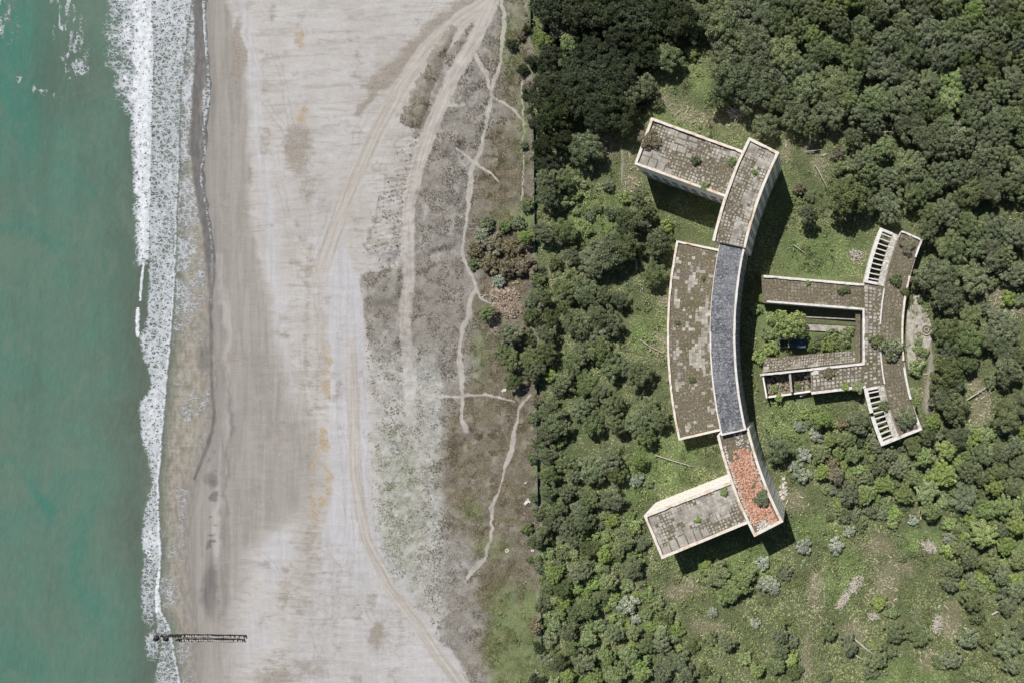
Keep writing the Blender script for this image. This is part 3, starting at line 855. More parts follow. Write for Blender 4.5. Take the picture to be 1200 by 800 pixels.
    film0 = line(px + 4*n1, py, [(233,-30),(235,60),(233,100),(229,170),(234,215),(243,270),(248,330),(244,380)], 13, 0.4) * (px < e - 4.5)
    foam_glint = foam_glint * (1 - 0.95 * film0)
    A['foam_glint'] = np.clip(foam_glint, 0, 0.92)
    teal = ell(x, y, 10, 60, 40, 70, 0, 0.6) + 0.7 * ell(x, y, 30, 140, 26, 50, 0, 0.6) + 0.6 * line(x, y, [(0,265),(40,272),(70,290)], 16, 0.9)
    teal = teal + 0.8 * line(x, y, [(0,535),(30,550),(45,580),(60,600)], 12, 0.9) + 0.7 * line(x, y, [(110,560),(95,620),(85,680),(110,710)], 22, 0.95)
    teal = teal + 0.45 * ell(x, y, 20, 780, 60, 30, 0, 0.7) + 0.5 * line(x, y, [(60,190),(95,215),(112,228)], 10, 0.9) + 0.22 * sstep(0.05, 0.25, nb)
    A['teal'] = np.clip(teal, 0, 1)
    A['silt'] = np.clip(sstep(60, 0, tab(py, F2_L) - px + 14 * nb) * 1.0 + 0.6 * ell(x, y, 80, 90, 45, 50, 0, 0.6), 0, 1)
    A['shallow'] = np.clip(sstep(-4, 22, px + 6*n1 - r2) * 0.95 + 0.25 * sstep(-30, 0, px - r2), 0, 1)
    film = sstep(-16, -2, px + 5*n1 - e)
    film = np.maximum(film, 0.9 * line(px + 4*n1, py, [(232,-30),(234,60),(231,120),(228,170),(234,215),(243,270),(248,330),(244,380)], 13, 0.5))
    lowb = sstep(290, 370, py)
    chan = line(px + 3*n1, py, [(243,300),(247,340),(247,400),(248,440),(251,480),(249,505),(240,530),(228,560)], 5, 0.6)
    chan = np.maximum(chan, 0.8 * ell(x, y, 240, 420, 9, 16, 0, 0.5))
    A['film'] = film * (1 - lowb)
    A['edge'] = sstep(-30, -1, px + 9*n1 + 4*n3 - e) * lowb * (1 - chan)
    A['film'] = np.maximum(A['film'], 0.85 * chan)
    return A
def sea_z(px, py):
    l2 = tab(py, F2_L); r1 = tab(py, F1_R)
    e = tab(py, SWASH)
    z = SEA_Z + 0.22 * (fbm(px / 30, py / 90, 71, 3) - 0.5) * sstep(-10, 60, e - px)
    z = z + 0.45 * np.exp(-((px - r1 + 6) / 7.0) ** 2) * (1 - sstep(300, 340, py)) + 0.25 * np.exp(-((px - tab(py, F2_R) + 4) / 6.0) ** 2)
    ground = zfun(px, py)
    return np.where(px > e - 14, np.minimum(z, np.maximum(SEA_Z, ground + 0.02)), z)
def build_sea():
    # sheet whose shoreward edge follows the swash line
    gyy = axis([(-3000, -400, 8), (-400, -20, 20), (-20, 820, 560), (820, 1200, 20), (1200, 3800, 8)])
    u = axis([(-3400, -300, 12), (-300, 0, 24), (0, 110, 60), (110, 240, 210)])
    U, Y = np.meshgrid(u, gyy)
    py = Y.ravel()
    e = tab(py, SWASH) + 3.5 * (fbm(py / 14, py * 0 + 3, 81, 3) - 0.5) * 2
    uu = U.ravel()
    px = np.where(uu > 110, 110 + (uu - 110) / 130.0 * (e - 110), uu)
    gxn, gyn = len(u), len(gyy)
    z = sea_z(px, py)
    k = (H - z) / H
    co = np.stack([CAMX + (px - NX) * S * k, CAMY + (NY - py) * S * k, z], 1).astype(np.float32)
    i = np.arange(gxn * gyn).reshape(gyn, gxn)
    q = np.stack([i[:-1, :-1].ravel(), i[1:, :-1].ravel(), i[1:, 1:].ravel(), i[:-1, 1:].ravel()], 1).astype(np.int32)
    me = bpy.data.meshes.new("sea")
    me.vertices.add(len(co)); me.vertices.foreach_set("co", co.ravel())
    me.loops.add(q.size); me.loops.foreach_set("vertex_index", q.ravel())
    me.polygons.add(len(q)); me.polygons.foreach_set("loop_start", np.arange(0, q.size, 4, dtype=np.int32))
    for nm, v in sea_attrs(px, py).items():
        at = me.attributes.new(nm, 'FLOAT', 'POINT')
        at.data.foreach_set("value", np.ascontiguousarray(v, dtype=np.float32))
    me.update(calc_edges=True)
    me.polygons.foreach_set("use_smooth", np.ones(len(q), bool))
    me.materials.append(MAT['sea'])
    tag(link("sea", me), kind="structure")
build_sea()

# ------------------------------------------------------------------ the ruin
CX, CY = 1339.5, 393.0            # common centre of the curved wings
def arc(R, a0, a1, n, h):
    out = []
    for i in range(n + 1):
        a = math.radians(a0 + (a1 - a0) * i / n)
        x, y, _ = P(CX - R * math.cos(a), CY - R * math.sin(a), h)
        out.append((x, y))
    return out
def pts(lst, h):
    return [P(x, y, h)[:2] for x, y in lst]

def bil(c, u, v):
    """point inside a quad c (4 world points)"""
    return tuple((c[0][i] * (1-u) + c[1][i] * u) * (1-v) + (c[3][i] * (1-u) + c[2][i] * u) * v for i in range(2))

def frange(n, pitch): return max(1, int(round(n / pitch)))

def pave(parent, f, L, Wd, z, pitch, mat, moss, seed, skip=None, name="paving"):
    """pavers laid on a roof: f(u, v) gives the place; moss hides their edges"""
    mb = MB()
    nu, nv = frange(L, pitch), frange(Wd, pitch)
    for i in range(nu):
        for j in range(nv):
            u, v = (i + 0.5) / nu, (j + 0.5) / nv
            if skip and skip(u, v): continue
            n = float(fbm(np.array([i / 4.2 + seed]), np.array([j / 4.2]), seed, 3)[0])
            r = random.random()
            m = moss(u, v) + (n - 0.5) * 1.5
            if r < m * 0.26: continue
            s = 0.97 if m < 0.3 else max(0.40, 0.96 - 0.5 * m) * random.uniform(0.75, 1.12)
            s = min(s, 0.97)
            hu, hv = s * 0.5 / nu, s * 0.5 / nv
            jt = 0.6 if m < 0.8 else 1.5
            if m > 0.8: hu *= random.uniform(0.6, 1.5); hv *= random.uniform(0.6, 1.5)
            du, dv = (random.uniform(-1, 1) * (0.5 / nu - hu) * jt, random.uniform(-1, 1) * (0.5 / nv - hv) * jt)
            u += du; v += dv
            c = [f(u - hu, v - hv), f(u + hu, v - hv), f(u + hu, v + hv), f(u - hu, v + hv)]
            dz = random.uniform(0.03, 0.07)
            mb.prism(c, z, z + dz)
    o = mb.build(name, mat, parent)
    o["kind"] = "stuff"
    return o

def slab(parent, f, u0, u1, v0, v1, z, mat):
    g_ = 0.004
    MB().prism([f(u0 + g_, v0 + g_), f(u1 - g_, v0 + g_), f(u1 - g_, v1 - g_), f(u0 + g_, v1 - g_)], z, z + 0.075).build("slab", mat, parent)

def window_meshes(w, h):
    pane = MB().box((0, -0.01, 0), (w, 0.06, h)).mesh("window", MAT['glass'])
    fr = MB()
    for x in (-w/2 - 0.05, w/2 + 0.05): fr.box((x, -0.03, 0), (0.1, 0.18, h + 0.2))
    fr.box((0, -0.035, h/2 + 0.05), (w, 0.16, 0.1)); fr.box((0, -0.035, 0.0), (0.06, 0.1, h - 0.002))
    fr = fr.mesh("frame", MAT['frame'])
    sill = MB().box((0, -0.09, -h/2 - 0.06), (w + 0.4, 0.3, 0.1)).mesh("sill", MAT['parapet_white'])
    return pane, fr, sill
WIN = window_meshes(1.5, 1.5)

def windows(parent, path, zs, spacing, flip=False, meshes=WIN):
    """rows of windows along a wall path; the outside lies to the right of the path (left if flip)"""
    seg = [math.dist(a, b) for a, b in zip(path[:-1], path[1:])]
    L = sum(seg); n = max(1, int(L / spacing)); off = (L - (n - 1) * spacing) / 2
    px0, py0, pz0 = parent.location
    for i in range(n):
        d = off + i * spacing; k = 0
        while k < len(seg) - 1 and d > seg[k]: d -= seg[k]; k += 1
        a, b = path[k], path[k + 1]
        t = d / seg[k]
        x, y = a[0] + (b[0] - a[0]) * t, a[1] + (b[1] - a[1]) * t
        ang = math.atan2(b[1] - a[1], b[0] - a[0]) + (math.pi if flip else 0)
        for z in zs:
            w = bpy.data.objects.new("window", meshes[0]); col.objects.link(w)
            w.parent = parent; w.location = (x - px0, y - py0, z - pz0); w.rotation_euler = (0, 0, ang)
            for nm, me in (("frame", meshes[1]), ("sill", meshes[2])):
                c = bpy.data.objects.new(nm, me); col.objects.link(c); c.parent = w

FOOT = []            # building outlines in photograph pixels, kept free of plants

# --- rectangular paved wing near the top
def rect_wing(corners_px, hp, hr, label, openside, seed, moss, zs, winpath, big):
    c = pts(corners_px, hp)
    cx = sum(p[0] for p in c) / 4; cy = sum(p[1] for p in c) / 4
    w = empty("building_wing", (cx, cy, 0), label, "building", "wings of the ruined building")
    MB().prism(c, -1.0, hr).build("wall", MAT['wall'], w)
    inner = [bil(c, u, v) for u, v in ((0.004, 0.01), (0.996, 0.01), (0.996, 0.99), (0.004, 0.99))]
    MB().prism(inner, hr + 0.004, hr + 0.10).build("roof", MAT['moss'], w)
    path = openside(c)
    MB().rough_strip(path, 0.74, hr + 0.002, hp).build("parapet", MAT['parapet'], w)
    f = lambda u, v: bil(c, 0.03 + u * 0.955, 0.06 + v * 0.88)
    L = math.dist(c[0], c[1]); Wd = math.dist(c[0], c[3])
    sk = (lambda u, v: any(a <= u <= b and e_ <= v <= g_ for a, b, e_, g_ in big)) if big else None
    pave(w, f, L * 0.955, Wd * 0.88, hr + 0.09, 0.92, MAT['paver'], moss, seed, sk)
    for a, b, e_, g_ in big:
        slab(w, f, a, b, e_, g_, hr + 0.09, MAT['slab'])
    for path_, flip in winpath(c):
        windows(w, path_, zs, 2.9, flip)
    FOOT.append(corners_px)
    return w, f, c

# c order: start corner, along length, ...
NWC = [(743.2, 192.5), (849.5, 231.0), (870.5, 176.6), (763, 137.5)]          # v runs from front (0) to back (1)
bigN = [(0.0, 0.095, 0.0, 0.2), (0.1, 0.19, 0.0, 0.2), (0.195, 0.285, 0.0, 0.19), (0.29, 0.38, 0.0, 0.12),
        (0.0, 0.11, 0.21, 0.33), (0.115, 0.2, 0.21, 0.33), (0.205, 0.3, 0.2, 0.3),
        (0.34, 0.44, 0.55, 0.7), (0.29, 0.41, 0.73, 0.84), (0.44, 0.54, 0.75, 0.86), (0.3, 0.4, 0.86, 0.97), (0.42, 0.52, 0.88, 0.97), (0.45, 0.52, 0.5, 0.6)]
nw, nwf, nwc = rect_wing(NWC, 12.0, 11.35, "rectangular paved-roof wing near the top with a brown bush at its left corner",
    lambda c: [c[1], c[0], c[3], c[2]][::-1], 3, lambda u, v: 0.28 + 0.55 * min(1, u * 1.6) - (0.3 if (v > 0.82 and u > 0.2) else 0), (2.2, 5.6),
    lambda c: [([c[0], c[1]], False), ([c[3], c[0]], False)], bigN)

SWC = [(775.3, 654.7), (878.5, 612.2), (857.5, 563.2), (754.2, 603.6)]
bigS = [(0.0, 0.1, 0.0, 0.17), (0.105, 0.19, 0.0, 0.26), (0.2, 0.3, 0.0, 0.27), (0.305, 0.395, 0.0, 0.28), (0.4, 0.47, 0.0, 0.26), (0.475, 0.56, 0.02, 0.2),
        (0.205, 0.3, 0.29, 0.42), (0.305, 0.39, 0.3, 0.44), (0.62, 0.7, 0.3, 0.42), (0.75, 0.83, 0.34, 0.45), (0.33, 0.42, 0.5, 0.62), (0.0, 0.09, 0.8, 0.95)]
sw, swf, swc = rect_wing(SWC, 12.4, 11.75, "rectangular paved-roof wing near the bottom with a cream wall showing along its upper side",
    lambda c: [c[1], c[0], c[3], c[2]][::-1], 9, lambda u, v: 0.16 + 0.3 * u + 0.12 * math.sin(v * 7), (2.2, 5.6, 9.0),
    lambda c: [([c[0], c[1]], False)], bigS)
# string courses and drip slots on the sunlit cream wall
for z in (3.6, 6.4, 9.2):
    MB().strip([bil(swc, 1.0, 1.0), bil(swc, 0.0, 1.0)], -0.035, z, z + 0.1).build("string_course", MAT['parapet_white'], sw)
dx, dy = swc[2][0] - swc[3][0], swc[2][1] - swc[3][1]
angw = math.atan2(dy, dx)
slot = MB().box((0, 0, 0), (0.9, 0.08, 0.28)).mesh("vent_slot", MAT['frame'])
for k in range(26):
    u = 0.06 + 0.9 * (k % 13) / 13; z = 5.0 if k < 13 else 7.9
    x, y = bil(swc, u, 1.0)
    o = bpy.data.objects.new("vent_slot", slot); col.objects.link(o); o.parent = sw
    o.location = (x - sw.location.x, y - sw.location.y, z); o.rotation_euler = (0, 0, angw)

# --- curved tall wings
def curved(R0, R1, a0, a1, hp, hr, label, seg, mats, ppath, zs=None, winR=None, wingap=2.9):
    """R0 outer (left) radius, R1 inner (right) radius"""
    A = arc(R0, a0, a1, seg, hp); B = arc(R1, a0, a1, seg, hp)
    cx = sum(p[0] for p in A + B) / (2 * seg + 2); cy = sum(p[1] for p in A + B) / (2 * seg + 2)
    w = empty("building_wing", (cx, cy, 0), label, "building", "wings of the ruined building")
    MB().ring(A, B, -1.0, hr).build("wall", MAT['wall'], w)
    MB().ring(offset(A, 0.12), offset(B, -0.12), hr + 0.004, hr + 0.10).build("roof", mats[0], w)
    for p, t, z in ppath(A, B):
        MB().rough_strip(p, t, hr + 0.002, z).build("parapet", mats[1], w)
    if zs: windows(w, B, zs, wingap, False)
    f = lambda u, v: (lambda k, t: tuple((A[k][i] * (1-t) + A[k+1][i] * t) * (1-v) + (B[k][i] * (1-t) + B[k+1][i] * t) * v for i in range(2)))(
        min(seg - 1, int(u * seg)), u * seg - min(seg - 1, int(u * seg)))
    poly = []
    for R, aa, bb in ((R0, a0, a1), (R1, a1, a0)):
        for i in range(9):
            a = math.radians(aa + (bb - aa) * i / 8); poly.append((CX - R * math.cos(a), CY - R * math.sin(a)))
    FOOT.append(poly)
    return w, f, A, B

ncw, ncf, ncA, ncB = curved(517, 477, 26.7, 12.4, 14.8, 14.2, "tall curved wing with pale paved roof at the upper end of the arc", 14,
    (MAT['moss'], MAT['parapet']), lambda A, B: [(A[::-1] + B[:1] + B[1:], -0.78, 14.8)], (2.3, 5.7, 9.1, 12.4))
fN = lambda u, v: ncf(0.03 + u * 0.965, 0.1 + v * 0.8)
pave(ncw, fN, 29, 7.6, 14.29, 0.9, MAT['paver'], lambda u, v: 0.12 + 0.55 * (v < 0.55) * (u > 0.12) + 0.12 * u, 14)

dkw, dkf, dkA, dkB = curved(508, 480, 12.3, -13.35, 14.0, 13.55, "long curved middle wing with dark blue-grey bitumen roof", 26,
    (MAT['bitumen'], MAT['parapet_white']), lambda A, B: [(B, 0.55, 14.0), ([A[-1], B[-1]], 0.5, 13.995), ([A[k] for k in range(12, 27)][::1], 0.45, 13.9)], (2.3, 5.7, 9.1, 12.2), None, 1.95)
for k_ in range(1, 15):          # laps between the roofing sheets
    u_ = k_ / 15 + random.uniform(-0.01, 0.01)
    MB().strip([dkf(u_, 0.07), dkf(u_ + random.uniform(-0.004, 0.004), 0.9)], 0.16, 13.651, 13.672).build("sheet_lap", MAT['lap'], dkw)
for z in (4.0, 7.4, 10.8, 13.3):
    MB().strip(dkB, 0.14, z, z + 0.2).build("string_course", MAT['frame'], dkw)

scw, scf, scA, scB = curved(513, 474.5, -13.2, -27.35, 13.0, 12.35, "tall curved wing with orange tile rubble spread over its roof", 14,
    (MAT['moss'], MAT['parapet']), lambda A, B: [(A + B[::-1], 0.75, 13.0)], (2.3, 5.7, 9.1))
# orange tile rubble on it
def rubble(parent, f, n, z, size, mat, name, region, hmax=0.2):
    mb = MB()
    for _ in range(n):
        for _t in range(20):
            u, v = random.random(), random.random()
            if region(u, v): break
        x, y = f(u, v)
        s = size * random.uniform(0.6, 1.5)
        mb.box((x, y, z + random.uniform(0.02, hmax)), (s, s * random.uniform(0.35, 0.8), 0.07), random.uniform(0, 6.28), random.uniform(-0.5, 0.5), random.uniform(-0.5, 0.5))
    o = mb.build(name, mat, parent); o["kind"] = "stuff"
    return o
def tile_region(u, v):
    n = float(fbm(np.array([u * 9.0]), np.array([v * 3.0]), 33, 3)[0])
    return 0.13 < v < 0.85 and u > 0.18 + 0.1 * (v < 0.3) and n + min(0.3, (u - 0.15) * 0.6) > 0.53 and not (u > 0.9 and v < 0.6)
rubble(scw, scf, 2500, 12.45, 0.34, MAT['tile'], "broken_tile", tile_region, 0.22)
def white_region(u, v):
    return (0.1 < v < 0.17 and 0.12 < u < 0.9 and random.random() < 0.8) or (u > 0.9 and 0.18 < v < 0.7) or (0.02 < u < 0.14 and 0.5 < v < 0.75 and random.random() < 0.4) or (0.1 < v < 0.9 and random.random() < 0.01) or (v > 0.8 and v < 0.9 and 0.1 < u < 0.7 and random.random() < 0.4)
rubble(scw, scf, 420, 12.45, 0.42, MAT['rubble'], "plaster_rubble", white_region, 0.15)

# --- low block in front of the arc
lbw, lbf, lbA, lbB = curved(558, 506, 11.5, -12.7, 5.4, 4.9, "low wide curved block with brown mossy roof facing the beach", 24,
    (MAT['moss'], MAT['parapet']), lambda A, B: [([B[0]] + A + [B[-1]], 0.62, 5.4)], (2.2,), None)
fL = lambda u, v: lbf(0.015 + u * 0.97, 0.05 + v * 0.93)
def lmoss(u, v):
    bare = 0
    nz_ = float(fbm(np.array([u * 34.0]), np.array([v * 9.0]), 77, 3)[0]) - 0.5
    if nz_ > 0.17: return 0.02
    for a, b, r in ((0.36, 0.78, 0.09), (0.45, 0.9, 0.06), (0.5, 0.82, 0.06), (0.56, 0.6, 0.07), (0.6, 0.7, 0.09), (0.62, 0.85, 0.07), (0.68, 0.86, 0.06), (0.56, 0.1, 0.05), (0.63, 0.55, 0.06), (0.18, 0.5, 0.06), (0.72, 0.2, 0.05)):
        if math.hypot((u - a) * 1.8, (v - b) * 0.55) < r + 0.16 * nz_: bare = 1
    return 0.02 if bare else 1.02
pave(lbw, fL, 57, 12.6, 4.99, 0.95, MAT['paver_brown'], lmoss, 23, lambda u, v: lmoss(u, v) < 0.5)
pave(lbw, fL, 57, 12.6, 4.992, 0.95, MAT['paver'], lambda u, v: 0.05, 24, lambda u, v: lmoss(u, v) > 0.5)

# --- low courtyard building behind the arc
HP2, HR2 = 4.6, 4.05
cb = empty("courtyard_building", (*P(1030, 392, 0)[:2], 0), "low ruined courtyard building with two roofless beam frames, inside the arc", "building", None)
A2 = arc(308.5, 23.4, -23.1, 30, HP2); B2 = arc(281, 23.6, -23.1, 30, HP2)
MB().ring(A2, B2, -1.0, HR2).build("wall", MAT['wall'], cb)
MB().ring(offset(A2, 0.05), offset(B2, -0.1), HR2 + 0.004, HR2 + 0.1).build("roof", MAT['moss'], cb)
C2 = arc(333, 10.7, -10.7, 12, HP2); D2 = arc(308.6, 10.7, -10.7, 12, HP2)
mid = pts([(1011.5, 331.5), (1011.5, 454.5)], HP2)
midpoly = [mid[0]] + D2 + [mid[1]]
MB().prism(midpoly, -1.0, HR2 - 0.006).build("wall", MAT['wall'], cb)
MB().prism(midpoly, HR2 - 0.002, HR2 + 0.094).build("roof", MAT['moss'], cb)
narm = pts([(892, 322), (1011.4, 332), (1011.4, 363.5), (893.5, 354.6)], HP2)
MB().prism(narm, -1.0, HR2 - 0.010).build("wall", MAT['wall'], cb)
MB().prism(narm, HR2 - 0.006, HR2 + 0.09).build("roof", MAT['moss'], cb)
sarm = pts([(950, 431.5), (1011.4, 425), (1011.4, 454.3), (951.5, 461.5)], HP2)
MB().prism(sarm, -1.0, HR2 - 0.014).build("wall", MAT['wall'], cb)
MB().prism(sarm, HR2 - 0.010, HR2 + 0.086).build("roof", MAT['moss'], cb)
FOOT.append([(886, 318), (1016, 326), (1014, 460), (888, 470)])
FOOT.append([(CX - R * math.cos(math.radians(a)), CY - R * math.sin(math.radians(a))) for R, a in
             [(334, 23)] + [(334, 20 - 5 * i) for i in range(9)] + [(334, -23.4), (279, -23.4)] + [(279, -20 + 5 * i) for i in range(9)] + [(279, 23.8)]])
# parapets
def par(path, t, z1, mat=MAT['parapet_white'], z0=None):
    MB().rough_strip(path, t, HR2 + 0.095 if z0 is None else z0, z1).build("parapet", mat, cb)
par(pts([(895, 322.3), (1013, 332.5)], HP2), -0.7, HP2)
par(pts([(898.5, 354.5), (1010.9, 363.3), (1011.2, 425.2), (890.5, 437.8)], HP2), 0.62, HP2 + 0.02)
par(pts([(951, 461.8), (1014.7, 454.2)], HP2), 0.75, HP2)
e1 = arc(281, 23.6, -23.1, 30, HP2)
par(e1[6:20], -0.6, HP2 + 0.01, MAT['parapet'])
par(e1[20:26], -0.6, HP2 + 0.008)
par([arc(308, 23.5, 23, 1, HP2)[0]] + e1[:4], -0.6, HP2 + 0.005)
par(e1[28:] + [arc(333, -22.9, -23, 1, HP2)[0]], -0.85, HP2 + 0.004)
kb = arc(308.8, 10.2, -10.6, 24, HP2); kc = arc(307.2, 10.2, -10.6, 24, HP2)
MB().ring(kb[:10], kc[:10], HR2 + 0.098, HR2 + 0.42).build("kerb", MAT['parapet_white'], cb)
MB().ring(kb[14:], kc[14:], HR2 + 0.098, HR2 + 0.42).build("kerb", MAT['parapet_white'], cb)
# pavers on its roofs
fa = lambda u, v: (lambda k, t: tuple((A2[k][i] * (1-t) + A2[k+1][i] * t) * (1-v) + (B2[k][i] * (1-t) + B2[k+1][i] * t) * v for i in range(2)))(min(29, int(u * 30)), u * 30 - min(29, int(u * 30)))
pave(cb, lambda u, v: fa(0.02 + u * 0.96, 0.1 + v * 0.76), 56, 5.2, HR2 + 0.085, 1.05, MAT['paver_brown'], lambda u, v: 0.62 + 0.35 * (u < 0.25) - 0.2 * (v < 0.4) + 0.2 * (v > 0.75), 41)
pave(cb, lambda u, v: bil(narm, 0.02 + u * 0.96, 0.08 + v * 0.84), 29, 7, HR2 + 0.075, 1.0, MAT['paver_brown'], lambda u, v: 0.82, 47)
pave(cb, lambda u, v: bil(sarm, 0.02 + u * 0.96, 0.1 + v * 0.78), 15, 6, HR2 + 0.07, 1.15, MAT['paver'], lambda u, v: 0.6, 51)
mq = [mid[0], D2[0], D2[-1], mid[1]]
pave(cb, lambda u, v: bil(mq, 0.06 + u * 0.8, 0.02 + v * 0.96), 4.6, 30, HR2 + 0.08, 1.1, MAT['paver'], lambda u, v: 0.55 + 0.3 * (v < 0.3), 57)
# the two roofless beam frames
def beam_frame(a0, a1, nb, gap=None):
    n = 14
    O = arc(333, a0, a1, n, HP2); I = arc(328.6, a0, a1, n, HP2)
    if gap is None:
        MB().ring(O, I, 3.7, HP2 + 0.03).build("edge_beam", MAT['parapet_white'], cb)
        MB().ring(arc(332.6, a0, a1, n, HP2), arc(330.8, a0, a1, n, HP2), -1.0, 3.69).build("wall", MAT['wall'], cb)
    else:
        for k0, k1 in ((0, gap), (gap + 1, n)):
            MB().ring(O[k0:k1 + 1], I[k0:k1 + 1], 3.7, HP2 + 0.03).build("edge_beam", MAT['parapet_white'], cb)
            MB().ring(arc(332.6, a0, a1, n, HP2)[k0:k1 + 1], arc(330.8, a0, a1, n, HP2)[k0:k1 + 1], -1.0, 3.69).build("wall", MAT['wall'], cb)
    ins = arc(316.5, a0, a1, n, HP2); rim = arc(309.0, a0, a1, n, HP2)
    MB().ring(ins, rim, 3.65, HR2 + 0.17).build("ledge", MAT['concrete'], cb)
    da = (a1 - a0) / nb
    for k in range(nb + 1):
        a = a0 + da * k
        w = 0.10 if 0 < k < nb else 0.26
        s = 1 if da > 0 else -1
        aa, ab = (a - w, a + w) if 0 < k < nb else ((a, a + s * 2 * w) if k == 0 else (a - s * 2 * w, a))
        p = [arc(R, x, x + 1, 1, HP2)[0] for R, x in ((328.5, aa), (328.5, ab), (316.6, ab), (316.6, aa))]
        MB().prism(p, 3.75, HP2 - 0.02 if 0 < k < nb else HP2 + 0.025).build("beam", MAT['parapet_white'], cb)
    def fl(u, v):
        a = a0 + (a1 - a0) * u; R = 316 - 6.5 * v
        return arc(R, a, a + 1, 1, HP2)[0]
    pave(cb, fl, 16, 1.6, HR2 + 0.165, 0.55, MAT['rubble'], lambda u, v: 0.32, int(60 + a0))
    rim2 = arc(309.0, a0, a1, n, HP2)
beam_frame(22.3, 10.75, 11)
beam_frame(-10.75, -22.7, 11, gap=6)
# courtyard: lower canopy along two sides, terrace, collapsed rooms
HC = 2.9
cpoly = pts([(896, 419.5), (1002.5, 410), (1002.5, 366), (1008.2, 366), (1008.2, 424), (893, 436.3)], HC)
MB().prism(cpoly, HC - 0.22, HC).build("canopy", MAT['moss'], cb)
cq = pts([(897, 420), (1002, 410.5), (1002, 424), (894, 436)], HC)
pave(cb, lambda u, v: bil(cq, u, v), 26, 3.6, HC, 0.75, MAT['paver'], lambda u, v: 0.5, 71)
for k in range(8):
    x, y = bil(cq, 0.03 + 0.94 * k / 7, 0.05)
    MB().box((x, y, 1.1), (0.3, 0.3, 3.1)).build("post", MAT['concrete'], cb)
MB().strip(pts([(934, 371.5), (1003, 375)], HC), 0.3, 2.5, 2.86).build("beam", MAT['concrete'], cb)
MB().prism(pts([(945, 379), (1000, 382), (1000, 390), (944, 387)], 0.5), -0.5, 0.5).build("terrace", MAT['concrete'], cb)
for p in ([(892.8, 438.3), (897.6, 466.3)], [(949.8, 432), (951.4, 461.3)]):
    MB().strip(pts(p, 4.0), 0.4, -1.0, 3.95).build("wall", MAT['wall'], cb)
MB().strip(pts([(897.9, 466.2), (915, 464), (950, 459)], 2.2), 0.4, -1.0, 2.2).build("wall", MAT['wall'], cb)
MB().strip(pts([(890.8, 438.6), (948, 432.8)], 4.0), -0.35, -1.0, 3.98).build("wall", MAT['wall'], cb)
MB().strip(pts([(924.3, 438.2), (926.3, 459)], 4.0), 0.62, 3.5, 4.1).build("beam", MAT['concrete'], cb)
MB().strip(pts([(924.3, 438.2), (926.3, 459)], 4.0), 0.3, -1.0, 3.49).build("wall", MAT['wall'], cb)
rq = pts([(898, 465), (949, 459), (948, 436), (895, 441)], 0.6)
rubble(cb, lambda u, v: bil(rq, u, v), 900, 0.2, 0.6, MAT['tan_rubble'], "collapsed_rubble", lambda u, v: True, 1.1)
# broken roof edge pieces lying at the parapet
for k, (x, y, a) in enumerate(((958, 433, 0.1), (955, 437, 0.2), (964, 432, 0.1), (946, 441, 0.4), (945, 459, 0.7), (940, 462, 0.3))):
    p = P(x, y, 4.2 if k < 3 else 1.0)
    MB().box(p, (2.2 - 0.15 * k, 0.8, 0.3), a, 0.1, 0.12).build("roof_fragment", MAT['parapet_white'], cb)

# --- paved strip and terrace beside the courtyard building
pz = 0.28
MB().ring(arc(277.5, 7.5, -8.2, 14, pz), arc(269, 7.5, -8.2, 14, pz), -0.5, pz).build("path", MAT['concrete'])["kind"] = "structure"
MB().ring(arc(269.0, 9, -8.2, 14, pz), arc(268.0, 9, -8.2, 14, pz), -0.5, pz + 0.35).build("low_wall", MAT['concrete'])
lw = bpy.data.objects["low_wall"]; tag(lw, "thin low concrete wall edging the strip behind the courtyard building", "wall")
tz = 0.26
tpoly = [(1070.5, 345), (1078, 346), (1080, 360), (1086, 366), (1091, 380), (1092, 396), (1088, 410), (1083, 422), (1076, 421), (1072, 400), (1072, 380), (1071, 362)]
MB().prism(pts(tpoly, tz), -0.5, tz).build("paved_terrace", MAT['concrete'])["kind"] = "structure"

# --- round planter
pc = P(1085.5, 386.5, 0.4)
rp = empty("round_planter", (pc[0], pc[1], tz), "round concrete ring planter with green plants on the pale terrace", "planter")
n = 20
ring = MB()
for r0, r1, z0, z1, nm, mt in ((1.65, 1.3, tz + 0.002, 0.62, "rim", MAT['concrete']), (0.75, 0.55, 0.502, 0.7, "inner_rim", MAT['concrete'])):
    mb = MB()
    a = [(pc[0] + r0 * math.cos(2*math.pi*i/n), pc[1] + r0 * math.sin(2*math.pi*i/n)) for i in range(n + 1)]
    b = [(pc[0] + r1 * math.cos(2*math.pi*i/n), pc[1] + r1 * math.sin(2*math.pi*i/n)) for i in range(n + 1)]
    mb.ring(a, b, z0, z1).build(nm, mt, rp)
MB().prism([(pc[0] + 1.32 * math.cos(2*math.pi*i/n), pc[1] + 1.32 * math.sin(2*math.pi*i/n)) for i in range(n)], tz + 0.004, 0.5).build("soil", MAT['moss'], rp)

# --- shed and roofless hut in the courtyard
sc_ = P(936, 402, 2.4)
sh = empty("garden_shed", (sc_[0], sc_[1], 0), "small shed with blue-grey sheet roof in the courtyard under a round tree", "shed")
MB().box((sc_[0], sc_[1], 0.9), (3.5, 2.2, 2.8)).build("wall", MAT['redtrim'], sh)
rf = MB().box((sc_[0], sc_[1], 2.45), (4.0, 2.7, 0.1), 0.02, -0.12).build("roof", MAT['bluesheet'], sh)
for k in range(5):
    MB().box((sc_[0] - 1.6 + 0.8 * k, sc_[1], 2.52), (0.06, 2.66, 0.06), 0.02, -0.12).build("rib", MAT['bluesheet'], rf)
MB().box((sc_[0], sc_[1] - 1.42, 2.24), (4.0, 0.12, 0.3), 0.02).build("fascia", MAT['redtrim'], sh)
hc = P(919, 402, 1.5)
hu = empty("roofless_hut", (hc[0], hc[1], 0), "tiny roofless hut with dark inside, left of the blue-grey shed", "hut")
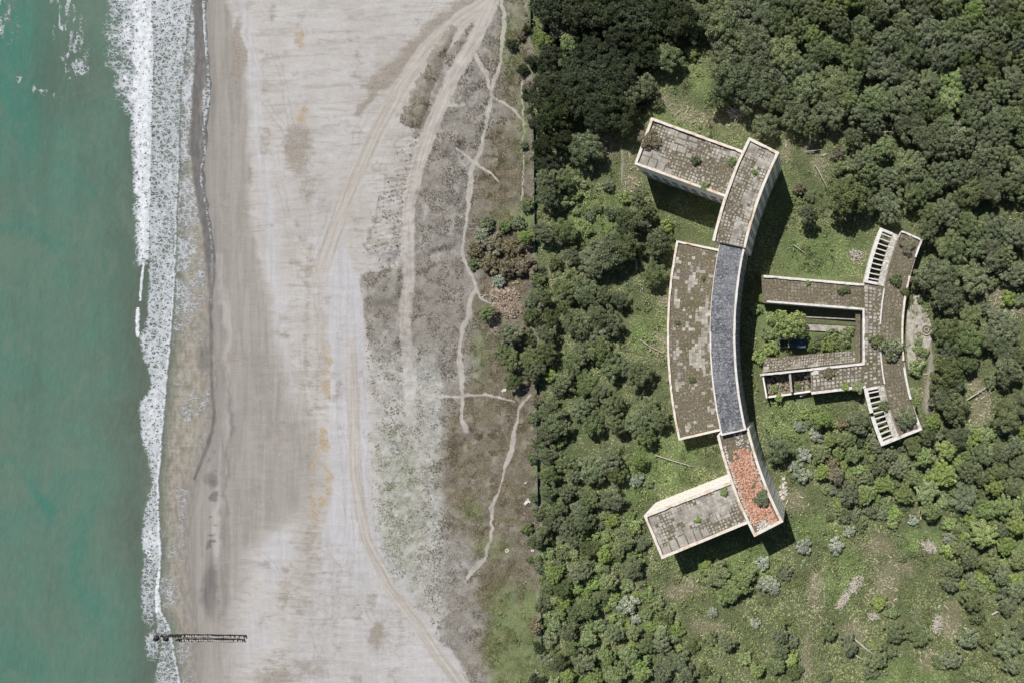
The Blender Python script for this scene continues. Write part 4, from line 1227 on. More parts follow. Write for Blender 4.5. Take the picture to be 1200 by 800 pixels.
for (x, y, sx, sy, h) in ((-1.3, 0, 0.3, 2.6, 1.9), (1.3, 0, 0.3, 2.6, 2.1), (0, 1.15, 2.3, 0.3, 2.4), (0, -1.2, 2.3, 0.25, 1.2)):
    MB().box((hc[0] + x, hc[1] + y, h / 2 - 0.3), (sx, sy, h)).build("wall", MAT['concrete'], hu)
MB().box((hc[0] - 1.0, hc[1] + 1.2, 2.4), (1.1, 0.6, 0.5), 0.2).build("chimney_stub", MAT['parapet_white'], hu)

# ------------------------------------------------------------------ timber groyne
gzr = SEA_Z
gr_ = empty("timber_groyne", P(240, 747, SEA_Z), "double row of dark timber posts running from the sand into the surf", "groyne")
post_me = MB().tube([(0, 0, -1.6), (0, 0, 0.9)], [0.25, 0.24], 7).mesh("post", MAT['timber'])
top_me = MB().tube([(0, 0, 0.9), (0, 0, 0.935)], [0.24, 0.22], 7).mesh("post_end", MAT['post_top'])
glx, gly, glz = gr_.location
for row, (x0, x1, y0, y1) in enumerate(((196, 286, 744.8, 745.2), (206, 284, 749.9, 749.7))):
    n = int((x1 - x0) / 2.7)
    for i in range(n + 1):
        x = x0 + (x1 - x0) * i / n + random.uniform(-0.2, 0.2); y = y0 + (y1 - y0) * i / n + random.uniform(-0.25, 0.25)
        zt = SEA_Z + 0.0 + random.uniform(-0.15, 0.12) + (0.3 if i > 0.6 * n else 0)
        X, Y, _ = P(x, y, SEA_Z + 0.9)
        o = bpy.data.objects.new("post", post_me); col.objects.link(o); o.parent = gr_
        o.location = (X - glx, Y - gly, zt - glz); o.rotation_euler = (random.uniform(-0.05, 0.05), random.uniform(-0.05, 0.05), 0)
        if x > 214:
            e_ = bpy.data.objects.new("post_end", top_me); col.objects.link(e_); e_.parent = o
    for dy_ in (-0.9 if row else 0.9,):
        MB().strip([P(x0 + 2, y0 + dy_, SEA_Z + 0.4)[:2], P(x1 - 30, y1 + dy_, SEA_Z + 0.4)[:2]], 0.1, SEA_Z + 0.1, SEA_Z + 0.25).build("rail", MAT['timber'], gr_)
def rock(name, px, py, r, label, zz):
    mb = MB(); n = 10
    vs_ = [(0, 0, r * 0.6)]; fs = []
    for j, (rr, z) in enumerate(((0.55, 0.48), (0.95, 0.1), (1.05, -0.4))):
        for i in range(n):
            a = 2 * math.pi * i / n; k = rr * r * random.uniform(0.8, 1.15)
            vs_.append((k * math.cos(a), k * math.sin(a), z * r * random.uniform(0.8, 1.2)))
    for i in range(n):
        j = (i + 1) % n
        fs.append((0, 1 + i, 1 + j)); fs.append((1 + i, 1 + n + i, 1 + n + j, 1 + j)); fs.append((1 + n + i, 1 + 2*n + i, 1 + 2*n + j, 1 + n + j))
    mb.add(vs_, fs)
    X, Y, Z = P(px, py, zz)
    o = mb.build(name, MAT['rock'], None, (X, Y, Z))
    return tag(o, label, "rock", "boulders at the end of the groyne")
rock("boulder", 182.5, 747.5, 0.75, "dark boulder standing alone in the surf beyond the groyne end", SEA_Z + 0.25)
rock("boulder", 194.5, 747.5, 0.9, "dark boulder touching the seaward end of the groyne", SEA_Z + 0.3)
rock("boulder", 189.5, 744.5, 0.5, "small dark boulder between the two bigger surf boulders", SEA_Z + 0.2)

# ------------------------------------------------------------------ fence
fe = empty("boundary_fence", (*P(628, 400, 0)[:2], 0), "thin teal fence line between the dunes and the wood", "fence")
fx, fy, fz = fe.location
fpm = MB().box((0, 0, 0.7), (0.09, 0.09, 1.9)).mesh("post", MAT['fence_post'])
ys = np.linspace(-6, 806, 66)
prev = None
for i, y in enumerate(ys):
    x = float(tab(np.array([y]), FENCE)[0]) + random.uniform(-0.35, 0.35)
    X, Y, _ = P(x, y, 1.45)
    o = bpy.data.objects.new("post", fpm); col.objects.link(o); o.parent = fe; o.location = (X - fx, Y - fy, 0)
    if prev and (y < 32 or 150 < y < 305 or 450 < y < 595 or 712 < y < 775):
        MB().strip([prev, (X, Y)], 0.06, 0.1, 1.45 + random.uniform(-0.15, 0.05)).build("net_panel", MAT['teal'], fe)
    prev = (X, Y)

# ------------------------------------------------------------------ plants
def crown_mesh(name, seed, nclump, nleaf, size, dome, mat, spread=0.84, rc=(0.17, 0.30), lobes=5):
    r = np.random.default_rng(seed)
    ph = r.uniform(0, 6.28, 3)
    cen = []
    for i in range(nclump):
        a = i * 2.39996 + r.uniform(-0.35, 0.35)
        rad = math.sqrt((i + 0.4) / nclump) * spread
        rad *= 1 + 0.22 * math.sin(lobes * a + ph[0]) + 0.15 * math.sin((lobes - 2) * a + ph[1])
        z = dome * math.sqrt(max(0.02, 1 - rad * rad)) * r.uniform(0.72, 1.08) - 0.12 * dome
        if r.random() < 0.16: z *= 0.5
        cen.append((rad * math.cos(a), rad * math.sin(a), z, r.uniform(*rc)))
    cen = np.array(cen)
    k = r.integers(0, nclump, nleaf)
    d = r.normal(size=(nleaf, 3)); d /= np.linalg.norm(d, axis=1)[:, None]
    d[:, 2] = np.where(d[:, 2] < -0.35, -d[:, 2], d[:, 2])
    c = cen[k]
    p = c[:, :3] + d * c[:, 3:4] * r.uniform(0.72, 1.08, (nleaf, 1)) * np.array([1, 1, 0.85])
    nrm = d + r.normal(size=(nleaf, 3)) * 0.45 + np.array([0, 0, 0.15])
    nrm /= np.linalg.norm(nrm, axis=1)[:, None]
    u = np.cross(nrm, r.normal(size=(nleaf, 3))); u /= np.linalg.norm(u, axis=1)[:, None]
    v = np.cross(nrm, u)
    s = (size * r.uniform(0.6, 1.3, nleaf))[:, None]
    asp = r.uniform(0.5, 0.9, nleaf)[:, None]
    V = np.stack([p - u*s - v*s*asp*0.4, p + u*s*0.2 - v*s*asp, p + u*s + v*s*asp*0.3, p - u*s*0.25 + v*s*asp], 1)
    me = quads_mesh(name, V, 4, mat)
    return me

def trunk_mesh(name, seed, th, limbs=5):
    r = random.Random(seed)
    mb = MB()
    mb.tube([(0, 0, -0.25), (r.uniform(-.03, .03), r.uniform(-.03, .03), th * 0.5), (r.uniform(-.06, .06), r.uniform(-.06, .06), th + 0.15)], [0.075, 0.06, 0.045], 7)
    for i in range(limbs):
        a = 2 * math.pi * i / limbs + r.uniform(-.4, .4); l = r.uniform(0.45, 0.75)
        mb.tube([(0, 0, th * r.uniform(0.6, 0.95)), (l * 0.5 * math.cos(a), l * 0.5 * math.sin(a), th + 0.12), (l * math.cos(a), l * math.sin(a), th + r.uniform(0.25, 0.45))], [0.04, 0.028, 0.012], 5)
    return mb.mesh(name, MAT['bark'])

CROWN = {}
for kind in 'DKMLSB':
    CROWN[kind] = [crown_mesh("crown_" + kind.lower() + "_kind", 100 + i * 13 + ord(kind), 62 + 12 * (i % 3), 6800, 0.042, 0.6 + 0.12 * (i % 2), LEAF[kind], 0.88, (0.11, 0.23), 3 + i % 4) for i in range(4 if kind in 'DKML' else 2)]
SHRUB = {}
for kind in 'DKMLSB':
    SHRUB[kind] = [crown_mesh("foliage_" + kind.lower() + "_kind", 300 + i * 7 + ord(kind), 20, 1500, 0.085, 0.6, LEAF[kind], rc=(0.2, 0.34), lobes=3 + i) for i in range(3)]
TRUNK = [trunk_mesh("trunk_shape", s, 0.85) for s in (1, 2, 3)]
STEM = [trunk_mesh("stem_shape", s, 0.3, 3) for s in (4, 5)]

TREES = """
647,10,20,D 682,15,22,D 660,32,14,B 635,47,10,L 667,50,12,L 710,8,22,D 740,17,24,D 775,15,22,D 755,42,20,D 725,46,18,D 797,22,20,D 782,66,15,M
695,67,22,D 722,66,18,D 645,67,16,D 672,92,22,D 700,95,24,D 727,92,20,D 642,100,16,D 632,120,14,D 660,118,18,D 687,120,20,D 712,118,22,D 741,110,15,M
756,99,11,M 650,137,18,D 632,145,12,D 702,140,16,D 728,142,16,D 660,164,12,D 685,172,18,M 637,171,12,D 638,190,14,D 820,20,18,M 842,10,14,M 850,30,20,M 872,14,20,M
889,22,19,M 850,54,16,M 873,47,20,M 846,70,12,M 890,52,18,M 862,92,22,D 885,82,20,D 880,108,20,D 897,104,15,M 840,114,12,M 897,147,13,M
640,208,16,D 660,210,14,M 640,229,15,D 675,227,8,L 747,232,11,M 758,247,10,M 757,266,8,S 781,265,8,L 735,258,20,D 772,283,18,D 766,322,15,D 661,270,14,D
637,272,14,D 711,296,22,D 694,307,17,M 733,290,17,D 670,300,13,D 651,310,8,D 662,333,18,M 684,342,17,M 707,345,13,D 725,351,12,D 631,329,9,D 634,348,11,D
661,361,10,D 675,379,20,M 701,370,16,D 717,380,14,D 696,394,16,M 622,371,9,D 645,371,12,D 570,367,10,L 595,391,15,M 640,391,12,D 617,396,9,D
597,422,14,M 622,420,14,D 638,411,14,D 588,412,11,M 600,447,11,D 622,437,11,D 645,440,8,L 670,427,14,M 685,409,15,M 703,411,16,D 716,428,15,M 746,438,17,D
731,431,13,M 660,448,13,M 687,451,14,D 679,478,13,M 717,473,14,M 701,459,13,D 642,480,15,D 652,498,15,D 655,517,8,L 640,507,13,D 693,497,15,D 722,498,12,M
745,496,17,M 771,491,14,D 757,511,13,D 760,476,11,M 640,533,12,D 663,541,14,M 672,556,11,M 692,551,16,M 713,540,17,M 722,556,13,D 641,556,13,D 641,577,12,D
663,577,10,M 688,586,13,D 716,586,14,M 652,594,13,D 678,598,11,M 746,562,8,S 760,565,6,L 748,540,10,L
646,612,13,D 683,613,13,D 665,618,12,M 628,633,12,D 688,643,13,D 671,633,10,M 642,647,8,L 660,648,8,D 648,671,11,L 657,692,10,D 678,671,13,M 707,650,10,L
740,667,13,D 751,637,9,D 733,637,10,M 712,683,12,L 695,682,9,L 688,712,13,D 674,718,11,M 702,706,9,D 661,707,8,L 636,708,9,D 735,709,11,S 745,725,6,S 782,720,9,M
840,675,15,L 862,688,17,L 873,674,12,L 850,698,12,L 826,665,10,L 895,660,8,S 896,684,9,S 835,717,6,S 885,730,6,S 832,747,8,M 852,756,10,M 812,757,8,D 776,754,12,M
758,756,11,M 720,742,12,M 741,742,10,L 688,750,10,L 664,742,11,M 670,761,10,D 652,778,11,D 683,777,13,M 710,769,11,L 737,769,12,L 751,786,13,L 721,791,13,L 695,796,11,L
665,793,10,L 645,751,9,M 641,773,9,M 791,775,13,M 805,791,10,D 775,791,11,M 826,785,7,D 872,770,9,L 887,786,10,L 836,796,8,L
905,687,9,S 920,670,9,M 942,640,9,S 980,640,9,S 996,621,7,S 972,606,5,D 990,605,8,D 1008,614,8,M 1057,652,6,M 1070,610,6,S 1046,611,8,L 1112,612,9,L 1112,629,7,S
1152,627,17,L 1130,643,12,M 1136,657,12,M 1120,668,12,M 1115,684,11,M 1161,661,13,M 1175,674,13,M 1139,680,9,M 1151,687,7,L 1140,705,13,D 1145,722,9,D 1182,710,12,M
1193,694,12,M 1156,746,13,M 1136,751,12,M 1182,755,18,M 1199,738,11,M 1116,773,13,M 1101,774,9,M 1050,742,12,M 1077,745,13,M 1030,705,9,L 1046,716,8,L 970,742,11,M 995,757,12,M
1027,773,13,M 1042,762,9,M 1020,787,9,D 921,727,7,D 914,745,11,M 928,751,8,M 914,763,11,M 928,771,9,L 909,781,11,M 931,787,9,D 1152,792,9,M 1188,781,12,M 1140,788,8,M 970,793,5,D
912,525,18,D 942,532,8,S 940,557,9,S 932,545,8,S 937,500,6,S 957,510,8,S 962,492,12,L 973,515,10,L 1007,495,15,D 1018,511,9,M 960,531,11,L 975,543,9,B 964,553,10,L
981,558,11,B 1000,532,11,L 993,515,11,M 1028,523,10,M 1043,532,11,M 1056,548,13,M 1030,547,12,D 1070,521,13,D 1087,511,12,D 1117,476,17,D 1105,462,13,D 1095,493,10,L
1122,511,16,D 1110,527,14,L 1083,536,12,L 1072,561,12,L 1060,579,12,L 1087,578,15,L 1105,556,17,L 1036,568,13,L 1015,580,13,L 995,580,12,M 987,598,8,M 1020,598,9,M
1047,600,8,L 1092,599,12,L 1130,584,15,M 1136,551,13,M 1152,533,15,M 1183,487,21,D 1198,470,12,D 1173,531,12,M 1189,524,12,M 1172,551,13,M 1194,546,13,M 1152,561,10,M
1166,571,12,L 1188,569,13,M 1175,593,15,L 1156,597,12,L 1197,597,13,L 1192,617,12,L 1180,640,13,L 1195,655,13,L 1175,620,11,M 1112,645,9,L
1111,389,15,D 1135,400,17,D 1159,397,14,M 1111,413,12,D 1135,425,11,D 1112,434,17,D 1120,451,12,D 1181,386,15,M 1177,413,12,D 1195,417,12,M 1183,432,16,D 1102,455,11,D
1162,447,8,M 1074,431,9,L 1077,410,6,L 1147,509,8,L 952,150,11,M 1000,160,11,M 985,197,8,L 1012,187,12,M 1020,204,12,M 1040,207,13,M 1036,173,12,L 1066,197,17,M
992,231,20,D 1015,236,15,D 1041,241,17,M 1070,228,14,M 947,252,11,D 950,231,6,D 937,222,7,B 982,181,8,B 925,381,18,L
1110,247,17,M 1136,228,17,M 1087,270,12,M 1137,265,15,M 1167,267,17,M 1115,290,17,M 1143,288,13,M 1161,286,13,M 1190,275,15,M 1097,321,19,D 1140,327,17,M
1110,348,19,D 1136,373,15,M 1151,360,9,M 1169,372,10,M 1193,320,15,M 1182,350,9,L 1195,352,8,M 1165,305,13,M 1178,300,12,M 1120,318,10,M 1160,330,9,M 1092,250,12,M
565,276,9,S 558,293,9,B 580,287,12,B 601,291,12,B 615,278,10,L 575,310,12,B 596,312,12,B 615,311,12,B 592,265,8,L 585,328,8,S 571,262,8,M 556,308,8,M 608,262,8,M
599,52,6,D 808,30,13,M 812,62,8,L 790,45,11,D 765,68,12,D 742,70,14,D 690,40,14,D 660,0,14,D 725,25,14,D 870,70,12,M 905,120,13,M 915,140,9,M 720,310,10,M
905,372,8,L 900,392,8,L 890,418,9,L 903,408,9,L 893,350,6,L 886,362,7,L 962,398,8,D 975,392,8,L 988,397,9,L 985,405,8,D 970,404,9,L 953,405,7,D 995,388,6,L
893,322,6,L 1083,412,6,L 1076,400,5,L 1078,352,4,L 772,300,9,M 630,430,10,D 632,520,9,D 634,600,9,D 640,625,9,D 632,663,7,D 655,455,9,D 628,345,7,D
""".split()
ROOFSH = [  # shrubs growing on the roofs: x, y, r, kind, roof height, label
    (760, 163, 11, 'B', 11.4, "wide brownish leafless bush in the left corner of the top paved roof"),
    (815, 188, 5.5, 'D', 11.4, "dark round bush in the middle of the top rectangular paved roof"),
    (858, 189, 5, 'L', 11.4, "green bush at the right end of the top rectangular paved roof"),
    (826, 218, 5, 'L', 11.4, "bright green bush by the lower parapet of the top rectangular roof"),
    (884, 202, 3.2, 'L', 14.3, "tiny green bush alone on the upper curved pale roof"),
    (893, 584, 8.5, 'D', 12.5, "round olive bush on the orange tile rubble"),
    (811, 444, 4, 'D', 5.0, "small dark bush low in the middle of the brown mossy roof"),
    (794, 378, 3, 'D', 5.0, "small dark bush at the left of the brown mossy roof"),
    (824, 326, 3, 'D', 5.0, "small dark bush near the top of the brown mossy roof"),
    (848, 576, 4.5, 'L', 11.9, "greenish bush at the upper right of the bottom paved roof"),
    (818, 609, 3.5, 'L', 11.9, "small green bush in the middle of the bottom paved roof"),
    (1050, 328, 7, 'D', 4.2, "dark bush on the low curved roof beside the upper beam frame"),
    (1064, 287, 10, 'B', 4.2, "broad grey-brown bush filling the top end of the low curved roof"),
    (1028, 399, 8, 'D', 4.2, "dark bush straddling the white kerb on the courtyard building roof"),
    (1046, 407, 13, 'M', 4.2, "largest bush on the low roof, right of the white kerb"),
    (1036, 475, 6.5, 'M', 4.2, "green bush on the ledge beside the lower beam frame"),
    (1062, 489, 12, 'M', 4.2, "wide bush spilling over the lower right corner of the low roof"),
    (986, 341, 4.5, 'D', 4.2, "leftmost of two dark bushes on the courtyard building's upper arm"),
    (993, 339, 4.5, 'D', 4.2, "rightmost of two dark bushes on the courtyard building's upper arm"),
    (908, 455, 4.5, 'L', 0.8, "green bush in the left half of the collapsed rooms"),
    (935, 452, 5, 'M', 0.8, "grey-green bush in the right half of the collapsed rooms"),
    (913, 466, 5, 'L', 1.6, "yellow-green creeper on the low outer wall of the collapsed rooms"),
    (990, 453, 5, 'L', 4.0, "left yellow-green creeper on the lower arm's outer edge"),
    (1005, 452, 7, 'L', 4.2, "right and larger yellow-green creeper on the lower arm's outer edge"),
    (971, 437, 7, 'B', 4.2, "brownish bush beside the collapsed room's edge on the lower arm"),
    (1061, 342, 5, 'D', 4.2, "dark bush at the gap in the right parapet of the low roof"),
    (947, 331, 3.2, 'L', 4.2, "green tuft bush against the upper arm's top parapet"),
    (1072, 470, 4, 'L', 4.0, "yellow-green creeper on the right edge of the low roof"),
    (1069, 458, 4, 'L', 4.0, "upper yellow-green creeper on the right edge of the low roof"),
]

LAND = [("the top rectangular paved roof", 805, 185), ("the orange rubble roof", 885, 575), ("the bottom rectangular paved roof", 815, 608),
        ("the brown mossy roof", 808, 400), ("the upper beam frame", 1026, 300), ("the lower beam frame", 1036, 488), ("the round planter", 1086, 386),
        ("the pinkish rubble heap", 592, 350), ("the grey branch heap", 998, 690), ("the photo's top right corner", 1200, 0),
        ("the photo's bottom right corner", 1200, 800), ("the fence's top end", 622, 0), ("the fence's bottom end", 635, 800), ("the blue-grey shed", 936, 402)]
ORD = ["nearest", "second", "third", "fourth", "fifth", "sixth", "seventh", "eighth", "ninth", "tenth", "eleventh", "twelfth", "thirteenth", "fourteenth", "fifteenth",
       "sixteenth", "seventeenth", "eighteenth", "nineteenth", "twentieth"] + ["%dth" % i for i in range(21, 60)]
DIRS = ["right of", "upper right of", "above", "upper left of", "left of", "lower left of", "below", "lower right of"]
TONE = {'D': "dark green", 'K': "blackish green", 'M': "grey-green", 'L': "bright green", 'S': "silvery", 'B': "brownish"}
KINDN = {'D': "oak", 'M': "pine", 'L': "tree"}

plants = []
for t in TREES:
    x, y, r, k = t.split(',')
    plants.append([float(x), float(y), float(r), k])
# the even wood at the upper right, filled between the trees read off one by one
fill = random.Random(5)
tries = 0
def free(x, y, r):
    for a in plants:
        if math.hypot(a[0] - x, a[1] - y) < 0.72 * (a[2] + r): return False
    return True
for _ in range(6000):
    x = fill.uniform(898, 1206); y = fill.uniform(-6, 225)
    if not ((y < 136 and x > 905) or (x > 1052 and y < 262) or (x > 1000 and y < 150) ): continue
    if math.hypot(x - 1042, y - 158) < 22 or (abs(y - 157) < 7 and 1008 < x < 1068): continue
    r = fill.choice((12, 14, 16, 17, 19, 20))
    if free(x, y, r): plants.append([x, y, float(r), fill.choice('MMMMMMMDDL')])
for _ in range(2500):          # gaps between the belt trees
    x = fill.uniform(636, 790); y = fill.uniform(-4, 130)
    r = fill.choice((8, 10, 12))
    if x < 770 and free(x, y, r): plants.append([x, y, float(r), 'D'])

for poly, n_, ks in (([(935,478),(1000,500),(1060,535),(1065,600),(990,606),(955,560),(965,520)], 60, 'LLMMLB'),
                     ([(640,600),(740,600),(760,690),(800,740),(800,800),(640,800)], 60, 'LLMLL'),
                     ([(1040,500),(1200,500),(1200,690),(1120,690),(1100,600)], 60, 'LLML'),
                     ([(608,0),(632,0),(640,420),(640,800),(620,800),(612,420)], 22, 'DMKB'),
                     ([(640,210),(760,210),(760,300),(640,330)], 12, 'MLL')):
    k_ = 0
    for _ in range(1500):
        x = fill.uniform(min(p[0] for p in poly), max(p[0] for p in poly)); y = fill.uniform(min(p[1] for p in poly), max(p[1] for p in poly))
        if not inpoly(np.array([x]), np.array([y]), poly)[0]: continue
        r = fill.choice((5, 6, 7, 8, 9))
        if free(x, y, r) and k_ < n_: plants.append([x, y, float(r), fill.choice(ks)]); k_ += 1
for p in plants:
    if p[3] == 'D' and p[0] < 805 and p[1] < 205 and not (p[0] > 765 and p[1] > 120): p[3] = 'K'

def label_for(cat, items):
    """which landmark each plant is nearest to, on which side, and its rank there"""
    groups = {}
    for i, (x, y, r, k) in items:
        d, (nm, lx, ly) = min(((math.hypot(x - l[1], y - l[2]), l) for l in LAND), key=lambda q: q[0])
        a = math.degrees(math.atan2(ly - y, x - lx)) % 360
        s = DIRS[int(((a + 22.5) % 360) // 45)]
        groups.setdefault((nm, s, k), []).append((d, i))
    out = {}
    for (nm, s, k), lst in groups.items():
        lst.sort()
        for n_, (d, i) in enumerate(lst):
            rk = ORD[n_] if n_ == 0 else ORD[n_] + " nearest"
            if len(lst) == 1:
                out[i] = "only %s %s directly %s %s" % (TONE[k], cat, s, nm) if False else "%s %s, the only one %s %s" % (TONE[k], cat, s, nm)
            else:
                out[i] = "%s %s, %s of its colour %s %s" % (TONE[k], cat, rk, s, nm)
    return out

isT = lambda p: p[2] >= 10 and p[3] in 'DKMLB' and not (p[3] == 'B' and p[0] < 625)
titems = [(i, tuple(p)) for i, p in enumerate(plants) if isT(p)]
sitems = [(i, tuple(p)) for i, p in enumerate(plants) if not isT(p)]
TL = label_for("tree", titems); SL = label_for("shrub", sitems)
prand = random.Random(11)
for i, (x, y, r, k) in enumerate(plants):
    R = r * S
    g0 = gz(x, y)
    rz = prand.uniform(0, 6.283)
    if i in TL:
        sz = R * prand.uniform(0.85, 1.1) * (1.25 if R < 3.2 else 1.0)
        hc_ = g0 + sz * 1.15
        X, Y, _ = P(x, y, hc_)
        root = empty("tree", (X, Y, g0 - 0.05), TL[i], "tree", "trees of the wood around the ruin", rz)
        kb_ = 0.86 if (y > 205 and x < 800) or y > 480 else 1.0       # looser belt and southern wood
        root.scale = (R * kb_ * prand.uniform(0.96, 1.26), R * kb_ * prand.uniform(0.96, 1.26), sz * kb_)
        t = bpy.data.objects.new("trunk", prand.choice(TRUNK)); col.objects.link(t); t.parent = root
        c = bpy.data.objects.new("crown", prand.choice(CROWN[k])); col.objects.link(c); c.parent = root; c.location = (0, 0, 0.85)
    else:
        sz = R * prand.uniform(0.85, 1.15)
        X, Y, _ = P(x, y, g0 + sz * 0.5)
        root = empty("shrub", (X, Y, g0 - 0.05), SL[i], "shrub", "shrubs around the ruin", rz)
        root.scale = (R * 1.08, R * 1.08, sz)
        t = bpy.data.objects.new("stem", prand.choice(STEM)); col.objects.link(t); t.parent = root
        c = bpy.data.objects.new("foliage", prand.choice(SHRUB[k])); col.objects.link(c); c.parent = root; c.location = (0, 0, 0.25)
for x, y, r, k, z, lab in ROOFSH:
    R = r * S
    X, Y, _ = P(x, y, z + R * 0.5)
    root = empty("roof_shrub", (X, Y, z), lab, "shrub", "shrubs growing on the roofs", prand.uniform(0, 6.28))
    root.scale = (R * 1.05, R * 1.05, R * (0.8 if k != 'B' else 0.5))
    t = bpy.data.objects.new("stem", prand.choice(STEM)); col.objects.link(t); t.parent = root
    c = bpy.data.objects.new("foliage", prand.choice(SHRUB[k])); col.objects.link(c); c.parent = root; c.location = (0, 0, 0.2)

# ---- ground cover nobody could count
def scatter(n, xr, yr, keep, seed):
    r = np.random.default_rng(seed)
    x = r.uniform(xr[0], xr[1], n); y = r.uniform(yr[0], yr[1], n)
    M = masks(x, y)
    inside = np.zeros(n, bool)
    for poly in FOOT: inside |= inpoly(x, y, poly)
    ok = keep(M, x, y, r) & ~inside
    return x[ok], y[ok], {k: v[ok] for k, v in M.items()}

def tufts(name, x, y, tint, size, height, nb, mat, seed, label, cat):
    r = np.random.default_rng(seed)
    n = len(x)
    z = zfun(x, y)
    k = (H - z) / H
    p = np.stack([CAMX + (x - NX) * S * k, CAMY + (NY - y) * S * k, z - 0.02], 1)
    V = []
    T = []
    for b in range(nb):
        a = r.uniform(0, 6.283, n); s = size * r.uniform(0.5, 1.3, n); hgt = height * r.uniform(0.4, 1.2, n)
        w = s * r.uniform(0.25, 0.5, n)
        dx, dy = np.cos(a), np.sin(a)
        A = p + np.stack([-dy * w, dx * w, np.zeros(n)], 1)
        B = p + np.stack([dy * w, -dx * w, np.zeros(n)], 1)
        C = p + np.stack([dx * s, dy * s, hgt], 1)
        V.append(np.stack([A, B, C], 1)); T.append(tint * r.uniform(0.8, 1.2, (n, 1)))
    o = link(name, quads_mesh(name, np.concatenate(V), 3, mat, np.concatenate(T)))
    return tag(o, label, cat, None, "stuff")

def rgb(*c): return np.array(s2l(*c, 1.22)[:3])
def lerp(a, b, t): return a[None, :] * (1 - t[:, None]) + b[None, :] * t[:, None]

x, y, M = scatter(150000, (616, 1206), (-8, 808), lambda M, x, y, r: (M['forest'] > 0.5) & (M['trail'] < 0.4) & (r.random(len(x)) < 0.75), 1)
n = fbm(x / 20, y / 20, 91, 3); q = np.clip((n - 0.35) / 0.3, 0, 1)
tint = lerp(rgb(110, 123, 80), rgb(158, 165, 118), q)
gm = np.clip(M['green'], 0, 1)[:, None]; tint = tint * (1 - gm) + gm * lerp(rgb(110, 132, 76), rgb(156, 172, 110), q)
sm = np.clip(M['straw'], 0, 1)[:, None]; tint = tint * (1 - sm) + 0.8 * sm * lerp(rgb(146, 138, 110), rgb(182, 173, 146), q) + 0.2 * sm * tint
tufts("grass", x, y, tint, 0.42, 0.30, 3, MAT['tint'], 5, "short rough grass and weeds covering the ground of the wood", "grass")

x, y, M = scatter(150000, (425, 632), (-8, 808), lambda M, x, y, r: (M['forest'] < 0.5) & (M['trail'] < 0.3) & (M['track'] < 0.3) & (r.random(len(x)) < (M['dune'] * 0.55 + 0.35 * M['brown']) * (fbm(x / 10, y / 10, 93, 4) > 0.5)), 2)
n = fbm(x / 12, y / 12, 95, 3); q = np.clip((n - 0.35) / 0.3, 0, 1)
tint = lerp(rgb(118, 110, 98), rgb(158, 150, 138), q)
bm = np.clip(M['brown'], 0, 1)[:, None]; tint = tint * (1 - bm) + bm * lerp(rgb(108, 96, 72), rgb(142, 128, 102), q)
gm = np.clip(M['green'], 0, 1)[:, None] * 0.8; tint = tint * (1 - gm) + gm * lerp(rgb(106, 116, 70), rgb(142, 148, 104), q)
tufts("dune_grass", x, y, tint, 0.30, 0.22, 3, MAT['tint'], 6, "sparse grey-brown dune plants over the sand behind the beach", "dune grass")

# low scrub: leafy mounds under a metre
def scrub():
    x, y, M = scatter(13000, (560, 1204), (-4, 804), lambda M, x, y, r: ((M['forest'] > 0.6) | ((x > 560) & (y > 655) & (M['green'] > 0.4) & (r.random(len(x)) < 0.12))) & (M['straw'] < 0.55) & (M['trail'] < 0.2) & (r.random(len(x)) < np.interp(y, [500, 620], [0.5, 0.85]) * (fbm(x / 18, y / 18, 97, 3) > np.interp(y, [480, 620], [0.45, 0.36]))), 3)
    r = np.random.default_rng(9)
    n = len(x); per = 26
    z = zfun(x, y); k = (H - z) / H
    c = np.stack([CAMX + (x - NX) * S * k, CAMY + (NY - y) * S * k, z], 1)
    R = r.uniform(0.4, 1.3, n) ** 1.4 * 1.25
    q = np.clip((fbm(x / 25, y / 25, 99, 3) - 0.35) / 0.3, 0, 1)
    t = lerp(rgb(104, 116, 72), rgb(150, 162, 104), q)
    w = (r.random(n) < 0.16)[:, None]; t = np.where(w, rgb(126, 118, 92)[None, :], t)
    w = (r.random(n) < 0.05)[:, None]; t = np.where(w, rgb(160, 172, 146)[None, :], t)
    d = r.normal(size=(n, per, 3)); d /= np.linalg.norm(d, axis=2)[:, :, None]; d[:, :, 2] = np.abs(d[:, :, 2])
    p = c[:, None, :] + d * (R[:, None, None] * r.uniform(0.55, 1.05, (n, per, 1))) * np.array([1, 1, 0.75])
    nm = d + 0.5 * r.normal(size=d.shape); nm /= np.linalg.norm(nm, axis=2)[:, :, None]
    u = np.cross(nm, r.normal(size=d.shape)); u /= np.linalg.norm(u, axis=2)[:, :, None]
    v = np.cross(nm, u)
    s = r.uniform(0.14, 0.3, (n, per, 1))
    V = np.stack([p - u*s, p - v*s*0.6, p + u*s, p + v*s*0.6], 2).reshape(-1, 4, 3)
    T = np.repeat(t, per, 0) * r.uniform(0.75, 1.25, (n * per, 1))
    o = link("undergrowth", quads_mesh("undergrowth", V, 4, MAT['tint'], T))
    tag(o, "low leafy scrub mounds between the trees and around the ruin", "undergrowth", None, "stuff")
scrub()

